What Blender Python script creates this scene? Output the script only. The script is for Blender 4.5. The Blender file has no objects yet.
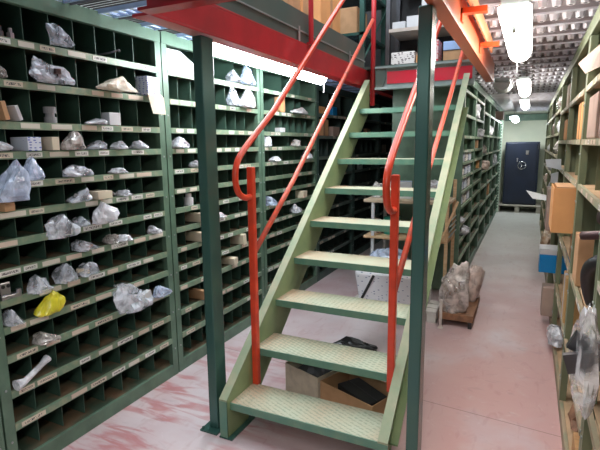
import bpy, bmesh, math, random
from mathutils import Vector, Matrix, noise
C = bpy.context.collection
SC = bpy.context.scene
PI = math.pi
H = 1.62

# ---------------------------------------------------------------- camera
cam_d = bpy.data.cameras.new('camera'); cam_d.sensor_width = 36; cam_d.lens = 28.38
cam_d.clip_start = 0.05; cam_d.clip_end = 60
cam = bpy.data.objects.new('camera', cam_d); C.objects.link(cam)
f_ = 473.0
def _ray(x, y): return Vector((x - 300.0, -(y - 225.0), -f_))
vy = _ray(531, 142).normalized()
vz = -_ray(330, 3000); vz = (vz - vz.dot(vy) * vy).normalized()
vx = vy.cross(vz)
M3 = Matrix((vx, vy, vz))
cam.matrix_world = Matrix.Translation((0, 0, H)) @ M3.to_4x4()
SC.camera = cam

# ---------------------------------------------------------------- world, light, exposure
w = bpy.data.worlds.new('world'); SC.world = w; w.use_nodes = True
w.node_tree.nodes['Background'].inputs[0].default_value = (0.55, 0.65, 0.8, 1)
w.node_tree.nodes['Background'].inputs[1].default_value = 0.15
SC.view_settings.view_transform = 'Standard'; SC.view_settings.look = 'None'
SC.view_settings.gamma = 1; SC.view_settings.use_curve_mapping = False
SC.view_settings.exposure = 0.68
TUBE = 24.0      # emission of a lit tube diffuser

def area(name, loc, size, power, col, rot=(0, 0, 0)):
    d = bpy.data.lights.new(name, 'AREA'); d.shape = 'RECTANGLE'; d.size, d.size_y = size
    d.energy = power; d.color = col
    o = bpy.data.objects.new(name, d); o.location = loc; o.rotation_euler = rot; C.objects.link(o); return o
# upstairs hall lamps above the deck and the open stairwell
area('upper_hall_light', (-0.9, 3.2, 4.7), (1.6, 3.5), 85, (0.93, 0.97, 1))
area('upper_hall_light', (-2.6, 3.0, 4.6), (1.2, 5.0), 90, (0.75, 0.87, 1))
# strip lamps further back in the front aisle, behind the photographer
area('front_aisle_light', (-0.9, -0.9, 2.28), (1.2, 0.25), 17, (0.9, 0.97, 1.0))
area('front_aisle_light', (-0.1, 0.1, 2.26), (0.2, 1.5), 19, (1, 0.95, 0.88))

# ---------------------------------------------------------------- materials
MATS = {}
def mat(name, col, rough=0.5, metal=0.0, var=0.25, scale=6.0, col2=None, bump=0.0, bscale=40.0, stretch=(1, 1, 1), lo=0.4, hi=0.65):
    if name in MATS: return MATS[name]
    m = bpy.data.materials.new(name); m.use_nodes = True; nt = m.node_tree; N = nt.nodes; L = nt.links
    b = N['Principled BSDF']; b.inputs['Roughness'].default_value = rough; b.inputs['Metallic'].default_value = metal
    tc = N.new('ShaderNodeTexCoord'); mp = N.new('ShaderNodeMapping'); mp.inputs['Scale'].default_value = stretch
    L.new(tc.outputs['Object'], mp.inputs[0])
    n = N.new('ShaderNodeTexNoise'); n.inputs['Scale'].default_value = scale; n.inputs['Detail'].default_value = 6
    L.new(mp.outputs[0], n.inputs['Vector'])
    r = N.new('ShaderNodeValToRGB')
    c2 = col2 if col2 else tuple(c * (1 - var) for c in col)
    r.color_ramp.elements[0].position = lo; r.color_ramp.elements[1].position = hi
    r.color_ramp.elements[0].color = (*col, 1); r.color_ramp.elements[1].color = (*c2, 1)
    L.new(n.outputs[0], r.inputs[0]); L.new(r.outputs[0], b.inputs['Base Color'])
    if bump:
        n2 = N.new('ShaderNodeTexNoise'); n2.inputs['Scale'].default_value = bscale
        L.new(mp.outputs[0], n2.inputs['Vector'])
        bp = N.new('ShaderNodeBump'); bp.inputs['Strength'].default_value = bump; bp.inputs['Distance'].default_value = 0.01
        L.new(n2.outputs[0], bp.inputs['Height']); L.new(bp.outputs[0], b.inputs['Normal'])
    MATS[name] = m; return m

green = mat('rack_green_paint', (0.12, 0.205, 0.145), 0.42, 0.1, col2=(0.09, 0.155, 0.11), scale=9)
lipgreen = mat('lip_green_paint', (0.175, 0.27, 0.185), 0.4, 0.1, col2=(0.30, 0.33, 0.22), scale=22, lo=0.45, hi=0.72)
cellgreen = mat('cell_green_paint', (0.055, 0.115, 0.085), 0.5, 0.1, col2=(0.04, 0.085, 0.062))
shelfdust = mat('dusty_shelf_top', (0.055, 0.09, 0.06), 0.7, 0, col2=(0.17, 0.11, 0.065), scale=7)
olive = mat('olive_rack_paint', (0.19, 0.215, 0.125), 0.5, 0.1, col2=(0.13, 0.17, 0.10), scale=5)
olivelip = mat('dusty_olive_lip', (0.34, 0.37, 0.25), 0.5, 0.1, col2=(0.45, 0.38, 0.26), scale=12)
tanlip = mat('worn_tan_lip', (0.36, 0.27, 0.17), 0.6, col2=(0.24, 0.24, 0.15), scale=9)
tandust = mat('tan_dusty_shelf', (0.50, 0.34, 0.20), 0.8, col2=(0.40, 0.27, 0.15), scale=8)
postmat = mat('post_teal_green', (0.045, 0.12, 0.108), 0.25, 0.3, col2=(0.055, 0.13, 0.105), scale=3)
stairgreen = mat('stair_green_paint', (0.25, 0.33, 0.165), 0.4, 0.1, col2=(0.19, 0.28, 0.14), scale=6)
flange = mat('worn_stair_flange', (0.25, 0.31, 0.20), 0.7, 0.0, col2=(0.34, 0.34, 0.23), scale=9)
treadedge = mat('tread_edge_green', (0.10, 0.23, 0.17), 0.4, 0.15, col2=(0.14, 0.26, 0.18), scale=12)
red = mat('red_beam_paint', (0.52, 0.022, 0.03), 0.38, col2=(0.38, 0.02, 0.025), scale=4)
rail = mat('orange_red_rail_paint', (0.70, 0.06, 0.022), 0.3, col2=(0.55, 0.05, 0.02), scale=12)
railworn = mat('scratched_rail_paint', (0.70, 0.10, 0.05), 0.35, col2=(0.45, 0.10, 0.07), scale=25)
orange = mat('orange_beam_paint', (0.62, 0.15, 0.06), 0.38, col2=(0.66, 0.14, 0.06), scale=4)
brownor = mat('brown_orange_strut', (0.42, 0.13, 0.07), 0.5, scale=8)
kick = mat('kick_plate_green', (0.09, 0.14, 0.125), 0.4, 0.2, col2=(0.12, 0.15, 0.13), scale=4)
palemetal = mat('pale_grey_metal', (0.42, 0.47, 0.47), 0.35, 0.5)
galv = mat('galvanised_deck', (0.30, 0.27, 0.29), 0.42, 0.4, col2=(0.20, 0.165, 0.165), scale=3)
galvb = mat('galvanised_bump', (0.62, 0.62, 0.68), 0.45, 0.2, col2=(0.5, 0.48, 0.52), scale=14)
hole = mat('deck_hole_dark', (0.03, 0.025, 0.03), 0.8)
blued = mat('blue_grey_deck', (0.40, 0.50, 0.72), 0.35, 0.4, col2=(0.3, 0.4, 0.6))
darkslat = mat('dark_slat', (0.10, 0.09, 0.09), 0.6, 0.2)
upperceil = mat('upper_roof_sheet', (0.62, 0.70, 0.80), 0.6)
wallm = mat('back_wall_plaster', (0.78, 0.80, 0.64), 0.8, col2=(0.68, 0.72, 0.57), scale=2)
walld = mat('grey_wall', (0.32, 0.33, 0.31), 0.85)
card = mat('cardboard_brown', (0.50, 0.29, 0.15), 0.8, col2=(0.42, 0.24, 0.12), scale=10)
cardor = mat('cardboard_orange', (0.72, 0.36, 0.14), 0.75, col2=(0.64, 0.31, 0.12), scale=5)
cardpale = mat('cardboard_pale', (0.62, 0.54, 0.42), 0.8, col2=(0.52, 0.45, 0.35), scale=20)
taupe = mat('taupe_board', (0.42, 0.31, 0.26), 0.8, col2=(0.34, 0.25, 0.21))
white = mat('white_paper', (0.58, 0.60, 0.62), 0.6, col2=(0.50, 0.52, 0.55))
cream = mat('cream_paper', (0.70, 0.62, 0.47), 0.7, col2=(0.60, 0.52, 0.40))
pinkpap = mat('pinkish_old_paper', (0.46, 0.35, 0.29), 0.8, col2=(0.36, 0.27, 0.23))
bluebox = mat('blue_plastic', (0.0, 0.22, 0.55), 0.35, col2=(0.0, 0.19, 0.48))
paleblue = mat('pale_blue_card', (0.35, 0.52, 0.85), 0.5)
safem = mat('safe_navy_paint', (0.020, 0.028, 0.050), 0.35, 0.1, col2=(0.022, 0.032, 0.062), scale=3)
chrome = mat('chrome', (0.75, 0.76, 0.78), 0.2, 0.9)
wood = mat('pale_wood', (0.60, 0.42, 0.25), 0.7, col2=(0.50, 0.33, 0.18), scale=10, stretch=(1, 1, 6))
woodgrey = mat('grey_wood', (0.50, 0.47, 0.40), 0.8, col2=(0.40, 0.36, 0.30), scale=10)
black = mat('black_rubber', (0.02, 0.02, 0.022), 0.45)
steel = mat('dark_steel', (0.12, 0.12, 0.13), 0.35, 0.8)
steelb = mat('bright_steel_part', (0.5, 0.5, 0.52), 0.3, 0.9)
darkpurple = mat('dark_warm_steel', (0.10, 0.06, 0.06), 0.4, 0.5)
greenplastic = mat('green_plastic', (0.03, 0.22, 0.15), 0.4)
foam = mat('white_foam_tray', (0.72, 0.70, 0.66), 0.7, col2=(0.60, 0.58, 0.55))
brasswood = mat('brown_rust_parts', (0.30, 0.15, 0.08), 0.6, col2=(0.18, 0.09, 0.05), scale=20)

def bagmat(name, col, alpha, rough=0.14):
    """thin plastic film: glossy, partly see-through, with long fine creases"""
    m = bpy.data.materials.new(name); m.use_nodes = True; nt = m.node_tree; N = nt.nodes; L = nt.links
    b = N['Principled BSDF']; b.inputs['Base Color'].default_value = (*col, 1); b.inputs['Roughness'].default_value = rough
    b.inputs['Specular IOR Level'].default_value = 1.0
    tc = N.new('ShaderNodeTexCoord')
    nz = N.new('ShaderNodeTexNoise'); nz.inputs['Scale'].default_value = 13; nz.inputs['Detail'].default_value = 4
    nz.inputs['Distortion'].default_value = 0.4
    L.new(tc.outputs['Object'], nz.inputs['Vector'])
    bp = N.new('ShaderNodeBump'); bp.inputs['Strength'].default_value = 0.35; bp.inputs['Distance'].default_value = 0.03
    L.new(nz.outputs[0], bp.inputs['Height']); L.new(bp.outputs[0], b.inputs['Normal'])
    rmp = N.new('ShaderNodeMapRange'); rmp.inputs[1].default_value = 0.40; rmp.inputs[2].default_value = 0.60
    rmp.inputs[3].default_value = max(0, alpha - 0.32); rmp.inputs[4].default_value = min(1, alpha + 0.32)
    L.new(nz.outputs[0], rmp.inputs[0]); L.new(rmp.outputs[0], b.inputs['Alpha'])
    return m
clearbag = bagmat('clear_plastic_film', (0.78, 0.83, 0.93), 0.42)
milky = bagmat('milky_plastic_film', (0.76, 0.78, 0.84), 0.78)
bluish = bagmat('bluish_plastic_film', (0.58, 0.68, 0.88), 0.72)
greyfilm = bagmat('greyish_plastic_film', (0.50, 0.47, 0.45), 0.72)
bluelow = bagmat('dull_bluish_film', (0.36, 0.45, 0.62), 0.7)
yellowfilm = bagmat('yellow_plastic_film', (0.80, 0.74, 0.04), 0.95, 0.3)
pinkfilm = bagmat('pinkish_plastic_film', (0.62, 0.48, 0.42), 0.9, 0.3)

def emis(name, col, s):
    m = bpy.data.materials.new(name); m.use_nodes = True; nt = m.node_tree
    b = nt.nodes['Principled BSDF']; b.inputs['Base Color'].default_value = (0.8, 0.8, 0.8, 1)
    b.inputs['Emission Color'].default_value = (*col, 1); b.inputs['Emission Strength'].default_value = s
    return m
tubecool = emis('lit_tube_cool', (0.90, 0.97, 1.0), TUBE)
tubewarm = emis('lit_tube_warm', (1.0, 0.95, 0.88), TUBE * 0.7)
unlit = mat('unlit_diffuser', (0.62, 0.66, 0.66), 0.3)

def cardmat(name, col, ink=True):
    """paper label with a faint printed line of characters"""
    m = bpy.data.materials.new(name); m.use_nodes = True; nt = m.node_tree; N = nt.nodes; L = nt.links
    b = N['Principled BSDF']; b.inputs['Roughness'].default_value = 0.6
    tc = N.new('ShaderNodeTexCoord'); sp = N.new('ShaderNodeSeparateXYZ'); L.new(tc.outputs['Generated'], sp.inputs[0])
    def mth(op, a, bb):
        n = N.new('ShaderNodeMath'); n.operation = op
        for i, q in enumerate((a, bb)):
            if isinstance(q, (int, float)): n.inputs[i].default_value = q
            else: L.new(q, n.inputs[i])
        return n.outputs[0]
    dz = mth('ABSOLUTE', mth('SUBTRACT', sp.outputs[2], 0.5), 0)
    dy = mth('ABSOLUTE', mth('SUBTRACT', sp.outputs[1], 0.5), 0)
    inb = mth('MULTIPLY', mth('LESS_THAN', dz, 0.24), mth('LESS_THAN', dy, 0.38))
    oi = N.new('ShaderNodeObjectInfo')
    cv = N.new('ShaderNodeCombineXYZ'); L.new(mth('MULTIPLY', sp.outputs[1], 26), cv.inputs[0]); L.new(mth('MULTIPLY', sp.outputs[2], 3), cv.inputs[1])
    L.new(mth('MULTIPLY', oi.outputs['Random'], 50), cv.inputs[2])
    nz = N.new('ShaderNodeTexNoise'); nz.inputs['Scale'].default_value = 1; nz.inputs['Detail'].default_value = 1
    L.new(cv.outputs[0], nz.inputs['Vector'])
    fac = mth('MULTIPLY', inb, mth('GREATER_THAN', nz.outputs[0], 0.5))
    mx = N.new('ShaderNodeMix'); mx.data_type = 'RGBA'
    mx.inputs[6].default_value = (*col, 1); mx.inputs[7].default_value = (0.10, 0.09, 0.10, 1)
    if ink: L.new(fac, mx.inputs[0])
    else: mx.inputs[0].default_value = 0
    L.new(mx.outputs[2], b.inputs['Base Color'])
    return m
cards_ = [cardmat('label_paper_white', (0.72, 0.72, 0.68)), cardmat('label_paper_cream', (0.64, 0.57, 0.46)), cardmat('label_paper_plain', (0.66, 0.63, 0.55), False), cardmat('label_paper_pink', (0.62, 0.52, 0.43), False)]

# checker plate
def treadmat():
    m = bpy.data.materials.new('checker_plate_dusty'); m.use_nodes = True; nt = m.node_tree; N = nt.nodes; L = nt.links
    b = N['Principled BSDF']; b.inputs['Roughness'].default_value = 0.55; b.inputs['Metallic'].default_value = 0.1
    tc = N.new('ShaderNodeTexCoord')
    n = N.new('ShaderNodeTexNoise'); n.inputs['Scale'].default_value = 5; n.inputs['Detail'].default_value = 7
    L.new(tc.outputs['Object'], n.inputs['Vector'])
    r = N.new('ShaderNodeValToRGB'); e = r.color_ramp.elements
    e[0].position = 0.3; e[0].color = (0.42, 0.35, 0.24, 1); e[1].position = 0.62; e[1].color = (0.40, 0.43, 0.32, 1)
    L.new(n.outputs[0], r.inputs[0])
    # rust-red wear near the left edge and a few spots
    sp = N.new('ShaderNodeSeparateXYZ'); L.new(tc.outputs['Object'], sp.inputs[0])
    mr = N.new('ShaderNodeMapRange'); mr.inputs[1].default_value = -1.22; mr.inputs[2].default_value = -1.42
    L.new(sp.outputs[0], mr.inputs[0])
    n3 = N.new('ShaderNodeTexNoise'); n3.inputs['Scale'].default_value = 14; n3.inputs['Detail'].default_value = 4; L.new(tc.outputs['Object'], n3.inputs['Vector'])
    mu = N.new('ShaderNodeMath'); mu.operation = 'MULTIPLY'; L.new(mr.outputs[0], mu.inputs[0]); L.new(n3.outputs[0], mu.inputs[1])
    mx = N.new('ShaderNodeMix'); mx.data_type = 'RGBA'; L.new(mu.outputs[0], mx.inputs[0]); L.new(r.outputs[0], mx.inputs[6]); mx.inputs[7].default_value = (0.42, 0.20, 0.11, 1)
    def wv(rot):
        mp = N.new('ShaderNodeMapping'); mp.inputs['Rotation'].default_value = (0, 0, rot); mp.inputs['Scale'].default_value = (1, 2.2, 1)
        L.new(tc.outputs['Object'], mp.inputs[0])
        v = N.new('ShaderNodeTexVoronoi'); v.inputs['Scale'].default_value = 24; v.inputs['Randomness'].default_value = 0.15
        L.new(mp.outputs[0], v.inputs['Vector']); q = N.new('ShaderNodeMath'); q.operation = 'LESS_THAN'; q.inputs[1].default_value = 0.27
        L.new(v.outputs['Distance'], q.inputs[0]); return q.outputs[0]
    a = N.new('ShaderNodeMath'); a.operation = 'MAXIMUM'; L.new(wv(0.78), a.inputs[0]); L.new(wv(-0.78), a.inputs[1])
    bp = N.new('ShaderNodeBump'); bp.inputs['Strength'].default_value = 0.9; bp.inputs['Distance'].default_value = 0.006
    L.new(a.outputs[0], bp.inputs['Height']); L.new(bp.outputs[0], b.inputs['Normal'])
    mx2 = N.new('ShaderNodeMix'); mx2.data_type = 'RGBA'; q = N.new('ShaderNodeMath'); q.operation = 'MULTIPLY'; q.inputs[1].default_value = 0.6
    L.new(a.outputs[0], q.inputs[0]); L.new(q.outputs[0], mx2.inputs[0]); L.new(mx.outputs[2], mx2.inputs[6]); mx2.inputs[7].default_value = (0.20, 0.26, 0.19, 1)
    L.new(mx2.outputs[2], b.inputs['Base Color'])
    return m
treadtop = treadmat()

def floormat():
    m = bpy.data.materials.new('painted_concrete_floor'); m.use_nodes = True; nt = m.node_tree; N = nt.nodes; L = nt.links
    b = N['Principled BSDF']
    tc = N.new('ShaderNodeTexCoord'); sp = N.new('ShaderNodeSeparateXYZ'); L.new(tc.outputs['Object'], sp.inputs[0])
    def noise_(sc, det=6, stretch=(1, 1, 1), rot=0, dist=0):
        mp = N.new('ShaderNodeMapping'); mp.inputs['Scale'].default_value = stretch; mp.inputs['Rotation'].default_value = (0, 0, rot)
        L.new(tc.outputs['Object'], mp.inputs[0])
        n = N.new('ShaderNodeTexNoise'); n.inputs['Scale'].default_value = sc; n.inputs['Detail'].default_value = det; n.inputs['Distortion'].default_value = dist
        L.new(mp.outputs[0], n.inputs['Vector']); return n.outputs[0]
    def mr(v, a, b_, c=0, d=1):
        n = N.new('ShaderNodeMapRange'); n.inputs[1].default_value = a; n.inputs[2].default_value = b_; n.inputs[3].default_value = c; n.inputs[4].default_value = d
        L.new(v, n.inputs[0]); return n.outputs[0]
    def mth(op, a, bb=0.0):
        n = N.new('ShaderNodeMath'); n.operation = op
        for i, q in enumerate((a, bb)):
            if isinstance(q, (int, float)): n.inputs[i].default_value = q
            else: L.new(q, n.inputs[i])
        return n.outputs[0]
    def mix(f, a, c):
        n = N.new('ShaderNodeMix'); n.data_type = 'RGBA'; L.new(f, n.inputs[0])
        for i, q in ((6, a), (7, c)):
            if isinstance(q, tuple): n.inputs[i].default_value = (*q, 1)
            else: L.new(q, n.inputs[i])
        return n.outputs[2]
    base = mix(mr(noise_(1.3), 0.4, 0.62), (0.60, 0.53, 0.55), (0.52, 0.38, 0.40))
    base = mix(mth('MULTIPLY', mr(sp.outputs[1], 7.5, 3.2), mth('MULTIPLY', mr(sp.outputs[0], -0.9, -0.3), mr(noise_(2.1), 0.25, 0.5))), base, (0.55, 0.33, 0.31))
    base = mix(mr(sp.outputs[1], 5.0, 9.0), base, (0.54, 0.54, 0.50))
    # red scuffs dragged diagonally over the left front aisle
    st = mr(noise_(3.2, 8, (1, 5, 1), 0.75, 0.6), 0.47, 0.60)
    bl = mr(noise_(2.2, 3), 0.36, 0.52)
    reg = mth('MULTIPLY', mr(sp.outputs[0], -0.9, -1.35), mr(sp.outputs[1], 3.6, 2.4))
    base = mix(mth('MULTIPLY', mth('MULTIPLY', mth('MULTIPLY', st, bl), reg), 0.62), base, (0.42, 0.085, 0.085))
    sc2 = mth('MULTIPLY', mr(noise_(5.0, 9, (3, 1, 1), 0.3, 1.0), 0.58, 0.68), 0.18)
    base = mix(sc2, base, (0.34, 0.13, 0.12))
    sm = mth('MULTIPLY', mr(noise_(7, 9, (1, 2, 1), 1.1, 1.2), 0.60, 0.72), 0.14)
    base = mix(sm, base, (0.16, 0.14, 0.15))
    pale = mth('MULTIPLY', mr(noise_(11, 9, (1, 1, 1), 0, 1.5), 0.62, 0.72), 0.16)
    base = mix(pale, base, (0.72, 0.66, 0.68))
    # saw-cut joint right across the aisle
    dj = mth('ABSOLUTE', mth('SUBTRACT', mth('ADD', sp.outputs[1], mth('MULTIPLY', sp.outputs[0], 0.088)), 2.805))
    jn = mth('MULTIPLY', mth('LESS_THAN', dj, 0.0035), 0.55)
    base = mix(jn, base, (0.16, 0.09, 0.07))
    L.new(base, b.inputs['Base Color'])
    L.new(mr(noise_(4), 0.3, 0.7, 0.42, 0.62), b.inputs['Roughness'])
    bp = N.new('ShaderNodeBump'); bp.inputs['Strength'].default_value = 0.12; L.new(noise_(60, 4), bp.inputs['Height']); L.new(bp.outputs[0], b.inputs['Normal'])
    return m
floorm = floormat()

# printed wrap: white with small blue-grey marks
def printmat(name, base, ink, scale, thr, rot=0.6):
    m = bpy.data.materials.new(name); m.use_nodes = True; nt = m.node_tree; N = nt.nodes; L = nt.links
    b = N['Principled BSDF']; b.inputs['Roughness'].default_value = 0.4
    tc = N.new('ShaderNodeTexCoord'); mp = N.new('ShaderNodeMapping'); mp.inputs['Rotation'].default_value = (rot, rot, rot); mp.inputs['Scale'].default_value = (1, 1, 2.4)
    L.new(tc.outputs['Object'], mp.inputs[0])
    v = N.new('ShaderNodeTexVoronoi'); v.inputs['Scale'].default_value = scale; v.inputs['Randomness'].default_value = 0.35
    L.new(mp.outputs[0], v.inputs['Vector'])
    q = N.new('ShaderNodeMath'); q.operation = 'LESS_THAN'; q.inputs[1].default_value = thr; L.new(v.outputs['Distance'], q.inputs[0])
    mx = N.new('ShaderNodeMix'); mx.data_type = 'RGBA'; L.new(q.outputs[0], mx.inputs[0]); mx.inputs[6].default_value = (*base, 1); mx.inputs[7].default_value = (*ink, 1)
    L.new(mx.outputs[2], b.inputs['Base Color']); return m
printed = printmat('printed_white_wrap', (0.74, 0.74, 0.78), (0.16, 0.20, 0.34), 20, 0.2)
dotted = printmat('white_box_blue_marks', (0.60, 0.64, 0.74), (0.12, 0.16, 0.45), 34, 0.27, 0)
bwprint = printmat('white_box_dark_print', (0.76, 0.72, 0.70), (0.10, 0.06, 0.07), 24, 0.33, 0.2)

# ---------------------------------------------------------------- mesh helpers
class MB:
    def __init__(s): s.v = []; s.f = []; s.mi = []
    def add(s, v, f, mi=0):
        n = len(s.v); s.v += [tuple(q) for q in v]; s.f += [tuple(i + n for i in q) for q in f]; s.mi += [mi] * len(f); return s
    def box(s, x0, x1, y0, y1, z0, z1, mi=0, top=None):
        v = [(x0, y0, z0), (x1, y0, z0), (x1, y1, z0), (x0, y1, z0), (x0, y0, z1), (x1, y0, z1), (x1, y1, z1), (x0, y1, z1)]
        f = [(3, 2, 1, 0), (4, 5, 6, 7), (0, 1, 5, 4), (1, 2, 6, 5), (2, 3, 7, 6), (3, 0, 4, 7)]
        s.add(v, f, mi)
        if top is not None: s.mi[-5] = top
        return s
    def obox(s, c, size, rot, mi=0):
        R = rot if isinstance(rot, Matrix) else Matrix.Rotation(rot, 3, 'Z')
        hx, hy, hz = [q / 2 for q in size]
        v = [Vector(c) + R @ Vector((a * hx, b * hy, d * hz)) for d in (-1, 1) for a, b in ((-1, -1), (1, -1), (1, 1), (-1, 1))]
        f = [(3, 2, 1, 0), (4, 5, 6, 7), (0, 1, 5, 4), (1, 2, 6, 5), (2, 3, 7, 6), (3, 0, 4, 7)]
        return s.add(v, f, mi)
    def prism(s, poly, axis, a, b, mi=0):
        """poly: 2D points of the other two axes in order; extruded from a to b along axis"""
        n = len(poly)
        def P(p, t):
            q = list(p); q.insert('xyz'.index(axis), t); return tuple(q)
        v = [P(p, a) for p in poly] + [P(p, b) for p in poly]
        f = [tuple(range(n))[::-1], tuple(range(n, 2 * n))] + [(i, (i + 1) % n, n + (i + 1) % n, n + i) for i in range(n)]
        return s.add(v, f, mi)
    def tube(s, pts, r, n=10, mi=0, square=False):
        pts = [Vector(p) for p in pts]; rings = []
        if square: n = 4
        up0 = Vector((0, 0, 1))
        for i, p in enumerate(pts):
            a = pts[max(i - 1, 0)]; b = pts[min(i + 1, len(pts) - 1)]; t = (b - a).normalized()
            ref = Vector((1, 0, 0)) if abs(t.x) < 0.9 else up0
            u = t.cross(ref).normalized(); w_ = t.cross(u).normalized()
            rr = r[i] if isinstance(r, (list, tuple)) else r
            off = PI / 4 if square else 0
            k = 1.414 if square else 1
            rings.append([p + (u * math.cos(off + 2 * PI * j / n) + w_ * math.sin(off + 2 * PI * j / n)) * rr * k for j in range(n)])
        v = [q for rg in rings for q in rg]; f = []
        for i in range(len(pts) - 1):
            for j in range(n):
                f.append((i * n + j, i * n + (j + 1) % n, (i + 1) * n + (j + 1) % n, (i + 1) * n + j))
        f.append(tuple(range(n))[::-1]); f.append(tuple((len(pts) - 1) * n + j for j in range(n)))
        return s.add(v, f, mi)
    def cyl(s, c, r, h, axis='z', n=20, mi=0, r2=None):
        r2 = r if r2 is None else r2
        d = {'x': Vector((1, 0, 0)), 'y': Vector((0, 1, 0)), 'z': Vector((0, 0, 1))}[axis]
        c = Vector(c)
        return s.tube([c, c + d * h], [r, r2], n, mi)
    def build(s, name, m, parent=None, bevel=0, smooth=False, local=None):
        me = bpy.data.meshes.new(name)
        org = Vector(local) if local is not None else Vector((0, 0, 0))
        me.from_pydata([Vector(q) - org for q in s.v], [], s.f); me.validate()
        for q in (m if isinstance(m, (list, tuple)) else [m]): me.materials.append(q)
        if len(me.polygons) == len(s.mi): me.polygons.foreach_set('material_index', s.mi)
        bm = bmesh.new(); bm.from_mesh(me); bmesh.ops.recalc_face_normals(bm, faces=bm.faces); bm.to_mesh(me); bm.free()
        if smooth: me.polygons.foreach_set('use_smooth', [True] * len(me.polygons))
        o = bpy.data.objects.new(name, me); C.objects.link(o); o.location = org
        if parent is not None:
            o.parent = parent
            o.location = org - parent_origin(parent)
        if bevel:
            bv = o.modifiers.new('bevel', 'BEVEL'); bv.width = bevel; bv.segments = 2; bv.limit_method = 'ANGLE'
        return o
def parent_origin(p):
    t = Vector((0, 0, 0))
    while p is not None: t += p.location; p = p.parent
    return t
def tag(o, label, cat, group=None, kind=None):
    if label: o['label'] = label
    if cat: o['category'] = cat
    if group: o['group'] = group
    if kind: o['kind'] = kind
    return o
def thing(name, label, cat, loc, group=None):
    o = bpy.data.objects.new(name, None); C.objects.link(o); o.location = loc; o.empty_display_size = 0.1
    return tag(o, label, cat, group)
def struct(o): o['kind'] = 'structure'; return o
def copy_of(o, parent=None):
    c = o.copy(); C.objects.link(c); c.parent = parent
    for ch in list(o.children): copy_of(ch, c)
    return c

# ================================================================= SETTING
FX0, FX1, FY0, FY1 = -3.0, 0.95, -2.6, 12.9
struct(MB().box(FX0, FX1, FY0, FY1, -0.1, 0).build('floor', floorm))
struct(MB().box(FX0 - 0.1, FX1 + 0.1, FY1, FY1 + 0.1, 0, 5).build('wall_back', wallm))
struct(MB().box(FX0 - 0.1, FX1 + 0.1, FY0 - 0.1, FY0, 0, 5).build('wall_front', walld))
struct(MB().box(FX0 - 0.1, FX0, FY0, FY1, 0, 5).build('wall_left', walld))
struct(MB().box(FX1, FX1 + 0.1, FY0, FY1, 0, 5).build('wall_right', walld))
struct(MB().box(FX0 - 0.1, FX1 + 0.1, FY0 - 0.1, FY1 + 0.1, 5, 5.1).build('ceiling', upperceil))
# green header beam and pale perforated upright on the back wall
struct(MB().box(-0.60, 0.9, 12.80, 12.895, 2.13, 2.28).build('trim_1', green))

def deck_holed(mb, x0, x1, y0, y1, z, pitch=0.325, bx=0.066):
    """galvanised deck planks with folded ribs and a row of punched, dimpled holes each"""
    y = y0
    while y < y1 - 0.02:
        ye = min(y + pitch, y1)
        mb.box(x0, x1, y + 0.004, ye - 0.004, z, z + 0.006, 0)
        mb.box(x0, x1, y + 0.004, y + 0.016, z - 0.030, z, 1)
        mb.box(x0, x1, ye - 0.012, ye - 0.004, z - 0.022, z, 0)
        for row in (0.5,):
            yc = y + pitch * row
            if yc > y1 - 0.03: continue
            nx = int((x1 - x0 - 0.04) / bx)
            for i in range(nx):
                xc = x0 + 0.04 + bx * i + (bx / 2 if row > 0.5 else 0)
                n = 7; v = []; f = []
                for k, (r, dz) in enumerate(((0.029, 0), (0.021, -0.034), (0.011, -0.034))):
                    v += [(xc + r * math.cos(2 * PI * j / n), yc + r * math.sin(2 * PI * j / n), z + dz) for j in range(n)]
                for k in range(2):
                    for j in range(n): f.append((k * n + j, k * n + (j + 1) % n, (k + 1) * n + (j + 1) % n, (k + 1) * n + j))
                mb.add(v, f, 1)
                mb.add([v[2 * n + j] for j in range(n)], [tuple(range(n))], 2)
        y = ye
    return mb
DZ = 2.36
d = MB(); deck_holed(d, -0.36, 0.94, 1.2, 8.0, DZ); d.box(-0.36, 0.94, 8.0, 12.8, DZ, DZ + 0.006, 0)
deck_holed(d, -0.62, -0.36, 4.95, 8.0, DZ); d.box(-0.62, -0.36, 8.0, 12.8, DZ, DZ + 0.006, 0)
y = 8.0
while y < 12.8: d.box(-0.36, 0.94, y, y + 0.012, DZ - 0.03, DZ, 1); y += 0.325
struct(d.build('ceiling', [galv, galvb, hole]))
# open slotted deck over the left shelving
d = MB(); y = -2.4
DZL = DZ
while y < 12.7:
    if y < 7:
        d.box(-2.95, -1.62, y, y + 0.008, DZ - 0.02, DZ + 0.0, 1)
        for k in range(5): d.box(-2.95, -1.62, y + 0.030 + k * 0.03, y + 0.036 + k * 0.03, DZ - 0.006, DZ, 1)
        d.box(-2.95, -1.62, y + 0.180, y + 0.192, DZ - 0.02, DZ + 0.005, 0)
        d.box(-2.95, -1.62, y + 0.286, y + 0.298, DZ - 0.02, DZ + 0.005, 0)
        if 0.8 < y < 6:
            x = -2.95
            while x < -1.66: d.obox((x + 0.033, y + 0.239, DZ - 0.010), (0.026, 0.094, 0.006), Matrix.Rotation(0.5, 3, 'Y'), 0); x += 0.06
        else: d.box(-2.95, -1.62, y + 0.19, y + 0.29, DZ - 0.01, DZ, 0)
    else: d.box(-2.95, -1.62, y, y + 0.32, DZ - 0.012, DZ, 1)
    y += 0.325
struct(d.build('ceiling', [blued, darkslat]))
# solid deck over the front aisle (behind and above the photographer) and beyond the landing
struct(MB().box(-1.62, 0.94, -2.5, 1.2, DZ, DZ + 0.01).box(-1.62, -0.36, 1.2, 1.56, DZ, DZ + 0.01).build('ceiling', galv))
struct(MB().box(-1.62, -0.62, 4.62, 12.7, 2.335, 2.36).build('ceiling', kick))

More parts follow.
